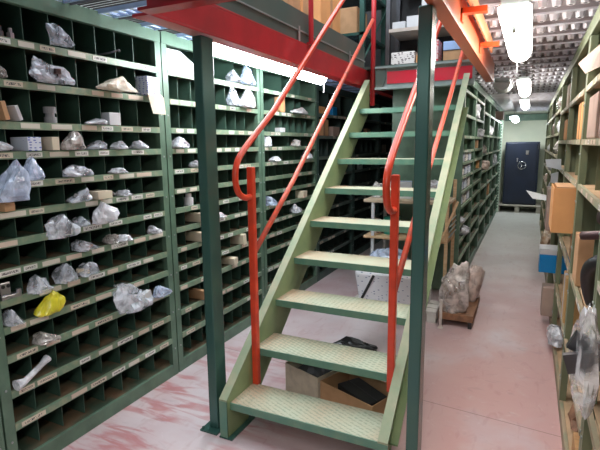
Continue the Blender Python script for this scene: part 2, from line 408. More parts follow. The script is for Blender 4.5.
# ================================================================= SHELVING BAYS
LIPS = [2.10, 1.912, 1.722, 1.584, 1.444, 1.308, 1.173, 1.036, .892, .76, .615, .435, .264]
def lip_top(row): return (LIPS + [0.10])[row - 1] + 0.0195

def bay(label, sgn, Xf, depth, Y0, Y1, ztop, lips, ncols, cardp, seed, group, mats=None, dz_skip=(), colfn=None, cardw=(0.06, 0.10), up=0.05, base=0.085, name='shelving_unit', beam=0.08, solid_lip=0.036, side_from=0.02):
    """sgn=+1: open front looks to +X at X=Xf; -1: to -X."""
    g, lg, cg, sd = mats or (green, lipgreen, cellgreen, shelfdust)
    rnd = random.Random(seed)
    t = thing(name, label, 'shelving', (Xf, (Y0 + Y1) / 2, 0), group)
    xb = Xf - sgn * depth
    def X(a, b): return (min(a, b), max(a, b))
    # uprights with punched edge
    for ya in (Y0, Y1 - up):
        m = MB(); x0, x1 = X(Xf, Xf - sgn * 0.035)
        m.box(x0, x1, ya, ya + up, 0, ztop)
        x0, x1 = X(Xf - sgn * 0.035, xb)
        yi = ya if ya == Y0 else ya + up - 0.006
        m.box(x0, x1, yi, yi + 0.006, side_from, ztop)
        if side_from > 0.1: m.box(*X(xb, xb + sgn * 0.035), yi, yi + 0.006, 0, side_from)
        z = 0.2
        while z < ztop - 0.1:
            m.cyl((Xf - sgn * 0.002, ya + up / 2, z), 0.006, sgn * 0.006, 'x', 8, 1); z += 0.27
        m.build('upright', [g, palemetal], t)
    x0, x1 = X(Xf + sgn * 0.004, Xf - sgn * 0.03)
    MB().box(x0, x1, Y0, Y1, ztop - beam, ztop).build('top_beam', g, t, bevel=0.003)
    x0, x1 = X(Xf - sgn * 0.03, xb)
    MB().box(x0, x1, Y0 + 0.007, Y1 - 0.007, ztop - 0.012, ztop - 0.006).build('top_panel', g, t)
    x0, x1 = X(xb, xb + sgn * 0.006)
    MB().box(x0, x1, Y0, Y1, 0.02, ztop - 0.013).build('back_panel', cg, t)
    x0, x1 = X(Xf, Xf - sgn * 0.02)
    MB().box(x0, x1, Y0 + up, Y1 - up, 0, base).build('plinth', tanlip if sgn < 0 else g, t, bevel=0.003)
    xs0, xs1 = X(Xf - sgn * 0.021, xb + sgn * 0.008)
    MB().box(xs0, xs1, Y0 + 0.007, Y1 - 0.007, base - 0.012, base - 0.002).build('bottom_shelf', sd, t)
    ya, yb = Y0 + up, Y1 - up
    zs = list(lips)
    for i, z in enumerate(zs):
        m = MB()
        x0, x1 = X(Xf + sgn * 0.003, Xf - sgn * 0.014)
        m.box(x0, x1, ya, yb, z - solid_lip / 2, z + solid_lip / 2, 0)
        m.box(xs0, xs1, Y0 + 0.007, Y1 - 0.007, z + 0.004, z + 0.010, 1)
        sh = m.build('shelf', [tanlip if (sgn < 0 and z < 1) else lg, sd], t)
        # paper labels clipped on the lip
        n = 0; y = ya + rnd.uniform(0.0, 0.06)
        while y < yb - 0.1 and cardp > 0:
            wd = rnd.uniform(*cardw)
            if rnd.random() < cardp and y + wd < yb - 0.01:
                cm = MB(); hh = solid_lip * 0.34
                x0, x1 = X(Xf + sgn * 0.0035, Xf + sgn * 0.005)
                cm.box(x0, x1, y, y + wd, z - hh, z + hh)
                cm.build('label_card', rnd.choice(cards_), sh)
            y += wd + rnd.uniform(0.015, 0.075)
    edges = [ztop - 0.014] + [z - 0.0 for z in zs] + [base]
    xd0, xd1 = X(Xf - sgn * 0.045, xb + sgn * 0.008)
    for r in range(len(edges) - 1):
        hi = edges[r] - (0.0 if r else 0); lo = edges[r + 1] + 0.011
        nc = colfn(r) if colfn else ncols
        if nc is None: continue
        ys = [ya + (yb - ya) * k / nc for k in range(1, nc)] if isinstance(nc, int) else nc
        for y in ys:
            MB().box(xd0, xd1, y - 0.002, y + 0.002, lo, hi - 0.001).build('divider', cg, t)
    return t
XL = -2.19
GL = 'pigeonhole shelving along the left wall'
bay('green pigeonhole shelving at the photo\'s left edge, only its last upright showing', 1, XL, 0.42, 0.0, 1.24, 2.354, LIPS, 8, 0.3, 1, GL)
bay('green pigeonhole shelving nearest on the left, unlit, thirteen labelled shelf lips', 1, XL, 0.42, 1.25, 2.49, 2.354, LIPS, 8, 0.92, 2, GL, cardw=(0.07, 0.13))
bay('green pigeonhole shelving on the left, right behind the left steel post', 1, XL, 0.42, 2.50, 3.745, 2.354, LIPS, 8, 0.7, 3, GL, colfn=lambda r: [3.1225, 3.4] if r == 0 else 8)
LIPS4 = LIPS
bay('green pigeonhole shelving seen between the two slanting left handrails, brightly lit', 1, XL, 0.42, 3.755, 4.995, 2.354, LIPS, 8, 0.45, 4, GL,
    colfn=lambda r: [4.2325, 4.5175, 4.66] if r == 0 else ([4.09, 4.2325, 4.5175, 4.66] if r == 1 else ([3.9475, 4.375, 4.5175, 4.66, 4.8025] if r == 3 else 8)))
darkset = (mat('dark_rack_green', (0.055, 0.10, 0.085), 0.45, 0.1), mat('dark_rack_lip', (0.12, 0.16, 0.14), 0.4, 0.1), mat('dark_rack_cell', (0.03, 0.055, 0.05), 0.6), mat('dark_shelf_dust', (0.07, 0.07, 0.06), 0.7))  # rack colours repeated in darker tones for the far bays of the left row
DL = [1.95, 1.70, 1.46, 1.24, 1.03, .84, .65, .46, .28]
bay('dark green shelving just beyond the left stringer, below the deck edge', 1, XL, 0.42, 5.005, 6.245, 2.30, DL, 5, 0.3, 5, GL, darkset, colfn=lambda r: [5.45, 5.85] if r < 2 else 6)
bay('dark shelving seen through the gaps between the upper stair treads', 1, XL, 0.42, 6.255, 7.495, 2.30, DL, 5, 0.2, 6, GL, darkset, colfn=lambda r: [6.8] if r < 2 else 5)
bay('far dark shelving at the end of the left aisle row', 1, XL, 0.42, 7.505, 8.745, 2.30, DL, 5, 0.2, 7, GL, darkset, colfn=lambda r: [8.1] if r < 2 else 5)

# island row between the aisles
IL = [2.15, 1.905, 1.68, 1.53, 1.40, 1.25, 1.09, .93, .74, .55, .35]
names_i = ['green shelving of the middle row nearest the staircase, its end panel behind the treads', 'second green shelving of the middle row, counted from the staircase', 'third green shelving of the middle row, halfway along the aisle', 'fourth green shelving of the middle row, toward the safe',
           'fifth green shelving of the middle row, second from the safe', 'last green shelving of the middle row, closest to the safe']
for i in range(6):
    y0 = 5.20 + i * 1.12
    lps = IL if i < 2 else [2.05, 1.72, 1.44, 1.17, .93, .66, .4]
    t = bay(names_i[i], 1, -0.63, 0.34, y0, y0 + 1.11, 2.33, lps, 2, 0.25, 20 + i, 'green shelving of the middle row', (green, lipgreen, mat('island_cell_green', (0.13, 0.26, 0.16), 0.5), shelfdust), colfn=lambda r: 3 if i < 2 else 2, up=0.045, solid_lip=0.03)
    MB().box(-1.38, -0.98, y0, y0 + 1.11, 0.0, 2.30).build('rear_casing', green, t)
# right row
RL = [1.90, 1.617, 1.37, 0.85, 0.45]
oset = (olive, olivelip, mat('olive_cell_panel', (0.16, 0.18, 0.10), 0.55, col2=(0.11, 0.15, 0.085)), tandust)
XR = 0.255
names_r = ['olive green shelving in the lower right foreground, cut off by the photo edge', 'olive green shelving on the right with black hoses and the hanging bag', 'olive shelving on the right holding the orange carton that juts out',
           'olive shelving on the right with the blue box at its foot', 'fifth right-hand shelving from the foreground, papers sticking out', 'sixth right-hand shelving from the foreground, dim', 'seventh right-hand shelving from the foreground, beside the safe',
           'eighth right-hand shelving from the foreground, against the back wall']
ys = [0.75, 2.03, 3.12, 4.36, 5.60, 6.84, 8.08, 9.32, 10.56]
for i in range(8):
    lps = [1.90, 1.617, 1.37, 1.1, 0.85, 0.62, 0.36] if i == 0 else (RL if i < 4 else [1.95, 1.70, 1.46, 1.2, .95, .7, .45])
    bay(names_r[i], -1, XR, 0.5, ys[i] + 0.003, ys[i + 1] - 0.003, 2.26, lps, 2, 0.5 if i < 3 else 0.25, 40 + i, 'olive shelving along the right wall', oset if i < 3 else (olive, olivelip, mat('far_right_cell', (0.14, 0.24, 0.15), 0.55), tandust), colfn=(lambda r: {2: 3, 3: 2}.get(r)) if i in (1, 2) else ((lambda r: 2 if r in (2, 3) else None) if i == 0 else (lambda r: None if r < 2 else 2)), cardw=(0.05, 0.09), up=0.04, base=0.07, solid_lip=0.03, side_from=0.86 if i < 4 else 0.02)

# ================================================================= MEZZANINE STEEL
t = thing('steel_post', 'dark teal steel post at the left foot of the stairs, under the red beam', 'post', (-1.5475, 2.075, 0))
MB().box(-1.577, -1.518, 2.03, 2.13, 0.010, 2.165).build('column', postmat, t, bevel=0.006)
m = MB().box(-1.612, -1.497, 1.985, 2.15, 0, 0.010); m.cyl((-1.60, 2.0, 0.01), 0.007, 0.012); m.cyl((-1.595, 2.135, 0.01), 0.006, 0.012); m.build('base_plate', postmat, t)
t = thing('steel_post', 'dark teal steel post standing in front of the right stair stringer', 'post', (-0.412, 2.075, 0))
MB().box(-0.442, -0.386, 2.03, 2.13, 0.010, 2.165).build('column', postmat, t, bevel=0.006)
MB().box(-0.48, -0.35, 1.975, 2.155, 0, 0.010).build('base_plate', postmat, t)

def channel(poly_x, y0, y1, m, name, label, z0=2.17, z1=2.33, web=0.008, fl=0.012):
    x0, x1, wx = poly_x   # flange from x0 to x1, web at wx
    q = MB().box(wx, wx + web, y0, y1, z0 + fl, z1 - fl).box(x0, x1, y0, y1, z0, z0 + fl).box(x0, x1, y0, y1, z1 - fl, z1)
    return tag(q.build(name, m, bevel=0.002), label, 'beam')
# left red channel: web to the stairwell
channel((-1.59, -1.495, -1.503), 1.64, 6.5, red, 'steel_beam', 'red steel beam running back over the left post toward the landing')
q = MB().box(-1.494, -0.36, 1.64, 1.648, 2.182, 2.318).box(-1.494, -0.36, 1.575, 1.648, 2.17, 2.182).box(-1.494, -0.36, 1.575, 1.648, 2.318, 2.33)
tag(q.build('steel_beam', red), 'red steel cross beam at the upper edge of the photo, above the stair foot', 'beam')
channel((-0.412, -0.345, -0.353), 1.66, 4.85, orange, 'steel_beam', 'bright orange steel beam above the right side of the stairs')
# kick plate along the left deck edge
t = thing('kick_plate', 'dark green kick plate standing on the left red beam', 'kick plate', (-1.51, 3, 2.331))
MB().box(-1.515, -1.509, 1.66, 4.60, 2.331, 2.54).build('plate', kick, t)
MB().box(-1.508, -1.500, 1.66, 4.60, 2.400, 2.409).build('edge_strip', palemetal, t)
for y in (1.9, 3.12, 4.15): MB().box(-1.499, -1.495, y - 0.012, y + 0.012, 2.331, 2.43).build('bracket', palemetal, t)
# red guard posts upstairs
for y, lb in ((3.27, 'red guard post rising from the left deck edge at the photo top'), (1.95, 'red guard post on the left deck edge, out above the left post')):
    q = MB().tube([(-1.475, y, 2.335), (-1.475, y, 3.4)], 0.018, 12); q.box(-1.497, -1.46, y - 0.03, y + 0.03, 2.332, 2.342)
    tag(q.build('guard_post', red, smooth=False), lb, 'guard post')
# orange guard plank with red brackets lying beyond the beam
t = thing('guard_plank', 'orange guard plank fixed outside the orange beam on red brackets', 'plank', (-0.33, 3.5, 2.3))
MB().box(-0.305, -0.292, 2.0, 3.85, 2.262, 2.345).build('plank', mat('faded_orange_plank', (0.80, 0.33, 0.16), 0.5, col2=(0.7, 0.28, 0.14)), t, bevel=0.003)
for y in (2.52, 3.42):
    MB().box(-0.344, -0.225, y, y + 0.05, 2.235, 2.26).box(-0.344, -0.336, y, y + 0.05, 2.20, 2.26).build('bracket', mat('bright_orange_bracket', (0.85, 0.10, 0.02), 0.35), t)
# landing edge
t = thing('stair_landing', 'grey green landing edge with red band at the top of the stairs', 'landing', (-0.95, 4.5, 2.12))
q = MB().box(-1.372, -0.48, 4.53, 4.538, 2.145, 2.315).box(-1.372, -0.48, 4.50, 4.60, 2.125, 2.145).box(-1.372, -0.48, 4.50, 4.60, 2.315, 2.333)
q.build('edge_channel', mat('landing_grey_green', (0.26, 0.34, 0.33), 0.35, 0.3, col2=(0.34, 0.42, 0.41), scale=8), t)
MB().box(-1.26, -0.50, 4.524, 4.529, 2.175, 2.285).build('red_band', mat('landing_red', (0.70, 0.03, 0.06), 0.35, col2=(0.6, 0.05, 0.07)), t)
MB().prism([(-1.37, 2.15), (-1.30, 2.15), (-1.27, 2.22), (-1.27, 2.31), (-1.34, 2.30), (-1.37, 2.31)], 'y', 4.515, 4.528).build('gusset_plate', kick, t)
# diagonal orange strut and props behind right post
q = MB().tube([(-0.50, 2.9, 2.335), (-0.53, 4.3, 2.335 + 0.9)], 0.02, 4)
tag(q.build('diagonal_brace', brownor), 'orange brown diagonal brace above the orange beam', 'brace')

# ================================================================= STAIRCASE
SX0, SX1, SY, RUN, RISE = -1.42, -0.565, 2.018, 0.273, 0.216
def nose(n): return SY + RUN * (n - 1), 0.204 + RISE * (n - 1)   # y, z of tread n's front top edge
st = thing('staircase', 'green steel staircase with dusty checker plate treads and orange red handrails', 'staircase', ((SX0 + SX1) / 2, 2.1, 0))
sl = RISE / RUN
def zline(y, off): return 0.204 + sl * (y - SY) + off
yt = 4.495
def stringer(xw, xo):
    m = MB(); x0, x1 = min(xw, xo), max(xw, xo)
    ya = 1.985
    # web plate
    lo = -0.235; hi = 0.045
    yb = SY + (-0.204 - lo) / sl        # where the lower edge meets the floor
    poly = [(ya, 0.0), (max(yb, ya + 0.2), 0.0), (yt, zline(yt, lo)), (yt, zline(yt, hi) if zline(yt, hi) < 2.3 else 2.3), (ya, zline(ya, hi))]
    s = 1 if xo > xw else -1
    m.prism(poly, 'x', xw, xw + 0.006 * s, 0)
    def fl(off, y0, y1, mi):
        z0, z1 = zline(y0, off), zline(y1, off)
        m.prism([(y0, z0), (y1, z1), (y1, z1 - 0.010), (y0, z0 - 0.010)], 'x', x0, x1, mi)
    fl(hi + 0.010, ya, yt, 1); fl(lo, max(yb, ya + 0.2), yt, 0)
    m.box(x0, x1, ya - 0.002, ya + 0.006, 0, zline(ya, hi), 2)
    return m
stringer(SX0, SX0 - 0.05).build('stringer', [stairgreen, flange, treadedge], st)
stringer(SX1, SX1 + 0.05).build('stringer', [stairgreen, flange, treadedge], st)
for x0, x1 in ((SX0 - 0.055, SX0 + 0.03), (SX1 - 0.03, SX1 + 0.055)):
    MB().box(x0, x1, 1.98, 2.23, 0, 0.008).build('foot_plate', postmat, st)
for n in range(1, 10):
    y, z = nose(n)
    m = MB()
    m.box(SX0, SX1, y + 0.004, y + 0.25, z - 0.006, z, 0)
    m.box(SX0, SX1, y, y + 0.006, z - 0.042, z, 1)
    m.box(SX0, SX1, y + 0.244, y + 0.25, z - 0.035, z - 0.006, 1)
    tr = m.build('tread', [treadtop, treadedge], st)
    for x0 in (SX0, SX1 - 0.035):
        MB().box(x0, x0 + 0.035, y + 0.02, y + 0.235, z - 0.012, z - 0.006).box(x0 if x0 == SX0 else x0 + 0.031, (x0 if x0 == SX0 else x0 + 0.031) + 0.004, y + 0.02, y + 0.235, z - 0.05, z - 0.012).build('angle_bracket', treadedge, tr)
# bolts on the right stringer
for n in range(1, 9):
    y, z = nose(n)
    for dy in (0.05, 0.19): MB().cyl((SX1 + 0.006, y + dy, z - 0.03), 0.008, 0.008, 'x', 8).build('bolt', palemetal, st)


def smooth_path(ctrl, n=6):
    pts = [Vector(p) for p in ctrl]; out = []
    for i in range(len(pts) - 1):
        p0 = pts[max(i - 1, 0)]; p1 = pts[i]; p2 = pts[i + 1]; p3 = pts[min(i + 2, len(pts) - 1)]
        for k in range(n):
            t_ = k / n
            out.append(0.5 * ((2 * p1) + (p2 - p0) * t_ + (2 * p0 - 5 * p1 + 4 * p2 - p3) * t_ ** 2 + (3 * p1 - p0 - 3 * p2 + p3) * t_ ** 3))
    out.append(pts[-1]); return out
# left handrail
xl = -1.40
path = smooth_path([(xl, 2.275, 1.335), (xl, 2.20, 1.335), (xl, 2.135, 1.375), (xl, 2.115, 1.46), (xl, 2.15, 1.545), (xl, 2.25, 1.625)]) + [Vector((xl, 2.55, 1.82)), Vector((xl, 3.7, 2.72)), Vector((xl, 4.52, 3.36))]
hr = MB().tube(path, 0.0175, 10).build('handrail', rail, st, smooth=True)
MB().box(xl - 0.019, xl + 0.019, 2.255, 2.293, 0.20, 1.50).build('post', rail, hr, bevel=0.006)
MB().tube([(xl, 2.29, 1.01), (xl, 2.8, 1.385), (xl, 3.82, 2.21), (xl, 4.5, 2.755)], 0.0165, 10).build('mid_rail', railworn, hr, smooth=True)
MB().tube([(xl, 4.53, 1.98), (xl, 4.53, 3.40)], 0.022, 12).build('post', red, hr, smooth=True)
# right handrail
xr = -0.585
path = smooth_path([(xr, 2.29, 1.30), (xr, 2.215, 1.30), (xr, 2.15, 1.34), (xr, 2.125, 1.43), (xr, 2.16, 1.51), (xr, 2.26, 1.60)]) + [Vector((xr, 2.6, 1.86)), Vector((xr, 3.35, 2.395)), Vector((xr, 4.52, 3.23))]
hr2 = MB().tube(path, 0.0175, 10).build('handrail', rail, st, smooth=True)
MB().box(xr - 0.019, xr + 0.019, 2.27, 2.308, 0.33, 1.47).build('post', rail, hr2, bevel=0.006)
MB().tube([(xr, 2.30, 0.86), (xr, 3.2, 1.50), (xr, 3.95, 2.01), (xr, 4.5, 2.40), (xr, 4.9, 2.7)], 0.0165, 10).build('mid_rail', railworn, hr2, smooth=True)
MB().tube([(xr + 0.02, 4.53, 2.335), (xr + 0.02, 4.53, 3.3)], 0.02, 12).build('post', orange, hr2, smooth=True)

# ================================================================= LAMPS
def tube_lamp(label, x, y0, y1, z, wd, ht, em, group=None):
    t = thing('fluorescent_lamp', label, 'lamp', (x, (y0 + y1) / 2, z), group)
    MB().box(x - wd * 0.42, x + wd * 0.42, y0 + 0.02, y1 - 0.02, z + ht * 0.5, z + ht * 0.95).build('housing', palemetal, t, bevel=0.006)
    n = 12
    prof = [(x + wd / 2 * math.cos(a), z + ht * 0.48 * 1.0 + (-ht * 0.95) * math.sin(a)) for a in [PI * k / n for k in range(n + 1)]]
    m = MB(); m.prism(prof, 'y', y0, y1)
    m.build('diffuser', em, t, bevel=0.012)
    for y in (y0 + 0.10, y1 - 0.10):
        MB().tube([(x, y, z + ht * 0.955), (x, y, DZ)], 0.004, 6).build('hanger', palemetal, t)
    return t
l1 = tube_lamp('long lit fluorescent lamp under the left red beam, before the shelving', -1.78, 2.46, 4.17, 2.215, 0.14, 0.115, tubecool)
MB().tube([(-1.80, 4.22, 2.25), (-1.80, 4.28, 2.2), (-1.80, 4.27, 2.10)], 0.006, 6).build('pull_cord', white, l1)
l2 = tube_lamp('large glaring lamp over the right aisle, nearest of the aisle lamps', -0.105, 2.45, 3.66, 2.19, 0.145, 0.08, tubewarm)
MB().tube([(-0.12, 3.72, 2.18), (-0.12, 3.74, 2.10)], 0.005, 6).build('pull_cord', white, l2)
MB().tube([(-0.105, 2.50, 2.16), (-0.105, 2.50, 2.135), (-0.105, 2.56, 2.135)], 0.01, 6).build('clip', palemetal, l2)
tube_lamp('second lit aisle lamp, beside the unlit one', -0.105, 5.35, 6.5, 2.19, 0.13, 0.08, tubewarm)
tube_lamp('third lit aisle lamp, between the second lamp and the back wall', -0.125, 8.0, 9.2, 2.20, 0.13, 0.08, tubewarm)
tube_lamp('farthest lit lamp, low in front of the green header beam', -0.35, 10.9, 12.3, 2.10, 0.16, 0.08, tubecool)
tube_lamp('unlit grey lamp hanging left of the lit aisle lamps', -0.30, 5.30, 5.66, 2.175, 0.17, 0.09, unlit)

# ================================================================= SAFE
t = thing('safe', 'tall dark blue steel safe at the end of the right aisle', 'safe', (-0.17, 12.3, 0.17))
MB().box(-0.53, 0.19, 12.20, 12.72, 0.172, 1.625).build('body', safem, t, bevel=0.01)
dr = MB().box(-0.50, 0.14, 12.175, 12.20, 0.21, 1.595).build('door', safem, t, bevel=0.006)
m = MB(); ring = [(-0.155 + 0.085 * math.cos(a), 12.10, 1.09 + 0.085 * math.sin(a)) for a in [2 * PI * k / 24 for k in range(25)]]
m.tube(ring, 0.010, 8); m.tube([(-0.155, 12.175, 1.09), (-0.155, 12.10, 1.09)], 0.014, 10)
for a in (0, 2.1, 4.2): m.tube([(-0.155, 12.10, 1.09), (-0.155 + 0.085 * math.cos(a), 12.10, 1.09 + 0.085 * math.sin(a))], 0.006, 6)
m.build('hand_wheel', chrome, dr, smooth=True)
MB().box(-0.09, -0.03, 12.165, 12.175, 1.335, 1.43).cyl((-0.06, 12.165, 1.38), 0.022, -0.008, 'y', 14).build('badge_plate', chrome, dr)
MB().cyl((-0.26, 12.175, 1.24), 0.018, -0.02, 'y', 12).box(-0.27, -0.25, 12.15, 12.156, 1.17, 1.25).build('key_lock', steelb, dr)
for z in (0.30, 1.45): MB().cyl((0.165, 12.185, z), 0.012, 0.12, 'z', 10).build('hinge', steel, t)
t = thing('pallet', 'wooden pallet under the blue safe', 'pallet', (-0.15, 12.3, 0))
for k in range(5): MB().box(-0.68, 0.30, 12.02 + k * 0.155, 12.02 + k * 0.155 + 0.13, 0.148, 0.170).build('deck_board', woodgrey, t)
for x in (-0.68, -0.25, 0.20): MB().box(x, x + 0.10, 12.04, 12.76, 0.02, 0.125).box(x, x + 0.10, 12.04, 12.76, 0.125, 0.147).build('block', woodgrey, t)
for x in (-0.68, -0.25, 0.20): MB().box(x, x + 0.10, 12.04, 12.76, 0.0, 0.019).build('skid', woodgrey, t)
# pale perforated upright left of the safe
m = MB().box(-0.66, -0.60, 11.975, 12.01, 0, 2.1)
for k in range(30): m.box(-0.645, -0.615, 11.971, 11.975, 0.1 + k * 0.066, 0.13 + k * 0.066, 1)
tag(m.build('perforated_upright', [mat('pale_green_upright', (0.55, 0.68, 0.55), 0.4), hole]), 'pale green perforated upright left of the blue safe', 'upright')

# ================================================================= GOODS helpers
def fbm(p, s): return noise.fractal(Vector(p) * s, 1.0, 2.0, 3)
def blob(c, size, seed, crump=0.35, sub=3, flat=True, flap=None):
    """crumpled film: a pillow whose skin is broken into sharp, random facets; flap pulls a gathered mouth out"""
    bm = bmesh.new(); bmesh.ops.create_icosphere(bm, subdivisions=sub, radius=1)
    rnd = random.Random(seed * 13 + 5)
    sx, sy, sz = [q / 2 for q in size]; off = Vector((seed * 3.17, seed * 1.31, seed * 7.7))
    spikes = [(Vector((rnd.uniform(-.6, .6), rnd.uniform(-1, 1), rnd.uniform(-.1, .8))).normalized(), rnd.uniform(0.15, 0.5)) for _ in range(5)]
    zm = 0.62; pk = rnd.uniform(-1, 1)
    for v in bm.verts:
        p = v.co.copy(); q = Vector([math.copysign(abs(a) ** 0.8, a) for a in p.normalized()])
        nn = noise.noise(p * 1.4 + off); fold = 1 - 2.2 * abs(noise.noise(Vector((p.x * 2, p.y * 3.4, p.z * 1.6)) + off))
        k = 0.88 + crump * (0.45 * nn + 0.22 * fold) + rnd.uniform(-1, 1) * crump * 0.13 * (1.0 if sub <= 3 else 0.45)
        for d_, a_ in spikes:
            t_ = max(0, p.dot(d_) - 0.72) / 0.28; k += a_ * crump * t_ * t_
        q = q * k
        up_ = max(0.0, q.z + 0.3) * (1.0 if sub <= 3 else 0.3)      # film gathers to an off-centre peak
        q = Vector((q.x * (1 - 0.22 * up_), (q.y * (1.06 - 0.42 * up_)) + pk * up_ * 0.45, q.z * (1 + 0.25 * max(0, q.z) * (1 - min(1, abs(q.y))))))
        if flap:
            d_ = Vector(flap).normalized(); a = max(0, q.normalized().dot(d_))
            if a > 0.68:
                tt = (a - 0.68) / 0.32
                q = q + Vector(flap) * tt * (0.8 + 0.8 * noise.noise(p * 7 + off))
        if flat and q.z < -zm: q.z = -zm
        v.co = Vector((q.x * sx, q.y * sy, q.z * sz))
    zmin = min(v.co.z for v in bm.verts); zmax = max(v.co.z for v in bm.verts); kz = size[2] / (zmax - zmin)
    for v in bm.verts: v.co = Vector((v.co.x, v.co.y, (v.co.z - zmin) * kz)) + Vector(c)
    vs = [v.co.copy() for v in bm.verts]; fs = [tuple(v.index for v in f.verts) for f in bm.faces]; bm.free()
    m = MB(); m.add(vs, fs); return m
def bag(label, c, size, m, seed, crump=0.5, flap=None, contents=None, group=None, name='plastic_bag', cat='bag', sub=3):
    o = blob(c, size, seed, crump, sub, True, flap).build(name, m, None, smooth=sub > 3, local=c)
    tag(o, label, cat, group)
    if contents is not None:
        r = random.Random(seed); q = MB()
        for k in range(3):
            p = (c[0] + r.uniform(-.18, .18) * size[0], c[1] + r.uniform(-.22, .22) * size[1], c[2] + size[2] * r.uniform(0.25, 0.5))
            q.obox(p, (size[0] * 0.3, size[1] * 0.32, size[2] * 0.2), Matrix.Rotation(r.uniform(0, 3), 3, 'Z') @ Matrix.Rotation(r.uniform(-.5, .5), 3, 'X'))
        q.build('contents', contents, o)
    return o
def open_box(name, label, c, size, m, rot=0, flaps=True, inner=None, cat='box', fill=None, lidm=None):
    """carton: four walls, bottom, open flaps"""
    sx, sy, sz = size; t = thing(name, label, cat, c); R = Matrix.Rotation(rot, 3, 'Z'); cc = Vector(c); th = 0.005
    def ob(p, s, r=None): return (cc + R @ Vector(p), s, R @ (r if r else Matrix.Identity(3)))
    q = MB()
    for p, s in (((0, -sy / 2, sz / 2), (sx, th, sz)), ((0, sy / 2, sz / 2), (sx, th, sz)), ((-sx / 2, 0, sz / 2), (th, sy, sz)), ((sx / 2, 0, sz / 2), (th, sy, sz)), ((0, 0, th / 2), (sx, sy, th))):
        q.obox(*ob(p, s))
    q.build('carton_body', m, t)
    if flaps:
        for sgn in (-1, 1):
            q = MB(); q.obox(*ob((0, sgn * (sy / 2 + sy * 0.10), sz + sy * 0.10), (sx * 0.98, 0.004, sy * 0.3), Matrix.Rotation(-sgn * 0.8, 3, 'X'))); q.build('flap', lidm or m, t)
    if fill:
        q = blob((0, 0, 0), (sx * 0.86, sy * 0.86, sz * 0.6), int(abs(c[0] * 100)) % 17 + 1, 0.8, 3)
        q.v = [tuple(cc + R @ (Vector(v) + Vector((0, 0, sz * 0.45)))) for v in q.v]; q.build('contents', fill, t)
    return t
def closed_box(name, label, c, size, m, rot=0, cat='box', tape=None, group=None, tilt=0):
    sx, sy, sz = size; R = Matrix.Rotation(rot, 3, 'Z') @ Matrix.Rotation(tilt, 3, 'X'); cc = Vector(c)
    if tape is None:
        q = MB(); q.obox(cc + Vector((0, 0, sz / 2)), size, R); o = q.build(name, m, None, bevel=min(size) * 0.04, local=c)
        # lid seam
        q = MB(); q.obox(cc + R @ Vector((0, 0, sz / 2)) + Vector((0, 0, sz / 2)), (sx * 0.98, sy * 0.03, 0.0012), R); q.build('lid_seam', steel, o)
        return tag(o, label, cat, group)
    t = thing(name, label, cat, c, group)
    q = MB(); q.obox(cc + Vector((0, 0, sz / 2)), size, R); q.build('carton_body', m, t, bevel=min(size) * 0.03)
    q = MB(); q.obox(cc + Vector((0, 0, sz / 2 + sz * 0.0035)), (sx * 1.012, min(0.05, sy * 0.25), sz * 1.004), R); q.build('tape', tape, t)
    return t
def sheet(name, label, pts, m, th=0.003, cat='sheet', wav=0.0, group=None):
    """stiff folded sheet through a grid row of 3D points: pts = list of rows"""
    rows = len(pts); cols = len(pts[0]); v = []; f = []
    for layer in (0, 1):
        for r in pts:
            for p in r: v.append((p[0] + (th if layer else 0), p[1], p[2] + (th * 0.3 if layer else 0)))
    n = rows * cols
    for i in range(rows - 1):
        for j in range(cols - 1):
            a = i * cols + j; f.append((a, a + 1, a + cols + 1, a + cols)); f.append((n + a, n + a + cols, n + a + cols + 1, n + a + 1))
    edge = [(0, j) for j in range(cols)] + [(i, cols - 1) for i in range(1, rows)] + [(rows - 1, j) for j in range(cols - 2, -1, -1)] + [(i, 0) for i in range(rows - 2, 0, -1)]
    ids = [a * cols + b for a, b in edge]
    for k in range(len(ids)):
        a, b = ids[k], ids[(k + 1) % len(ids)]; f.append((a, b, n + b, n + a))
    return tag(MB().add(v, f).build(name, m), label, cat, group)

# ================================================================= GOODS IN THE NEAREST LEFT BAY
def fit_y(y, wd):
    """centre and width that fit between two dividers, or None where the thing lies across several cells"""
    for a, n in ((1.30, 0.1425), (2.55, 0.143125), (3.805, 0.1425)):
        if a - 0.01 <= y <= a + 8 * n + 0.01:
            if wd > n - 0.006: return None
            k = min(7, max(0, int((y - a) / n))); lo = a + k * n + 0.004; hi = a + (k + 1) * n - 0.004
            return min(max(y, lo + wd / 2), hi - wd / 2)
    return y
XF = -2.185
def put_bag(label, y, row, wd, h, m, seed, dep=0.13, dx=0.0, crump=0.6, flap=None, contents=None, sub=3):
    z = lip_top(row) + 0.001; fy = fit_y(y, wd * 1.12)
    if fy is None or flap: dep = 0.08; dx = 0.026 + (0.024 if flap else 0)
    else: y = fy
    return bag(label, (XF - 0.01 + dx, y, z), (dep, wd, min(h * 1.15, ([2.24] + LIPS)[row - 1] - 0.024 - z if dx < 0.01 else 1)), m, seed, crump, flap, contents, sub=sub)
put_bag('small clear twisted bag on the top shelf of the nearest left shelving', 1.73, 1, 0.12, 0.085, clearbag, 1, flap=(0, -0.5, 0.5), contents=steel)
o = MB().tube([(XF - 0.06, 2.03, lip_top(1) + 0.012), (XF + 0.0, 2.08, lip_top(1) + 0.03), (XF + 0.01, 2.115, lip_top(1) + 0.045)], 0.005, 8)
o.cyl((XF + 0.01, 2.115, lip_top(1) + 0.045), 0.009, 0.012, 'y', 8); tag(o.build('metal_rod', steel), 'thin bent metal rod leaning over the top shelf of the nearest left shelving', 'rod')
r = random.Random(5)
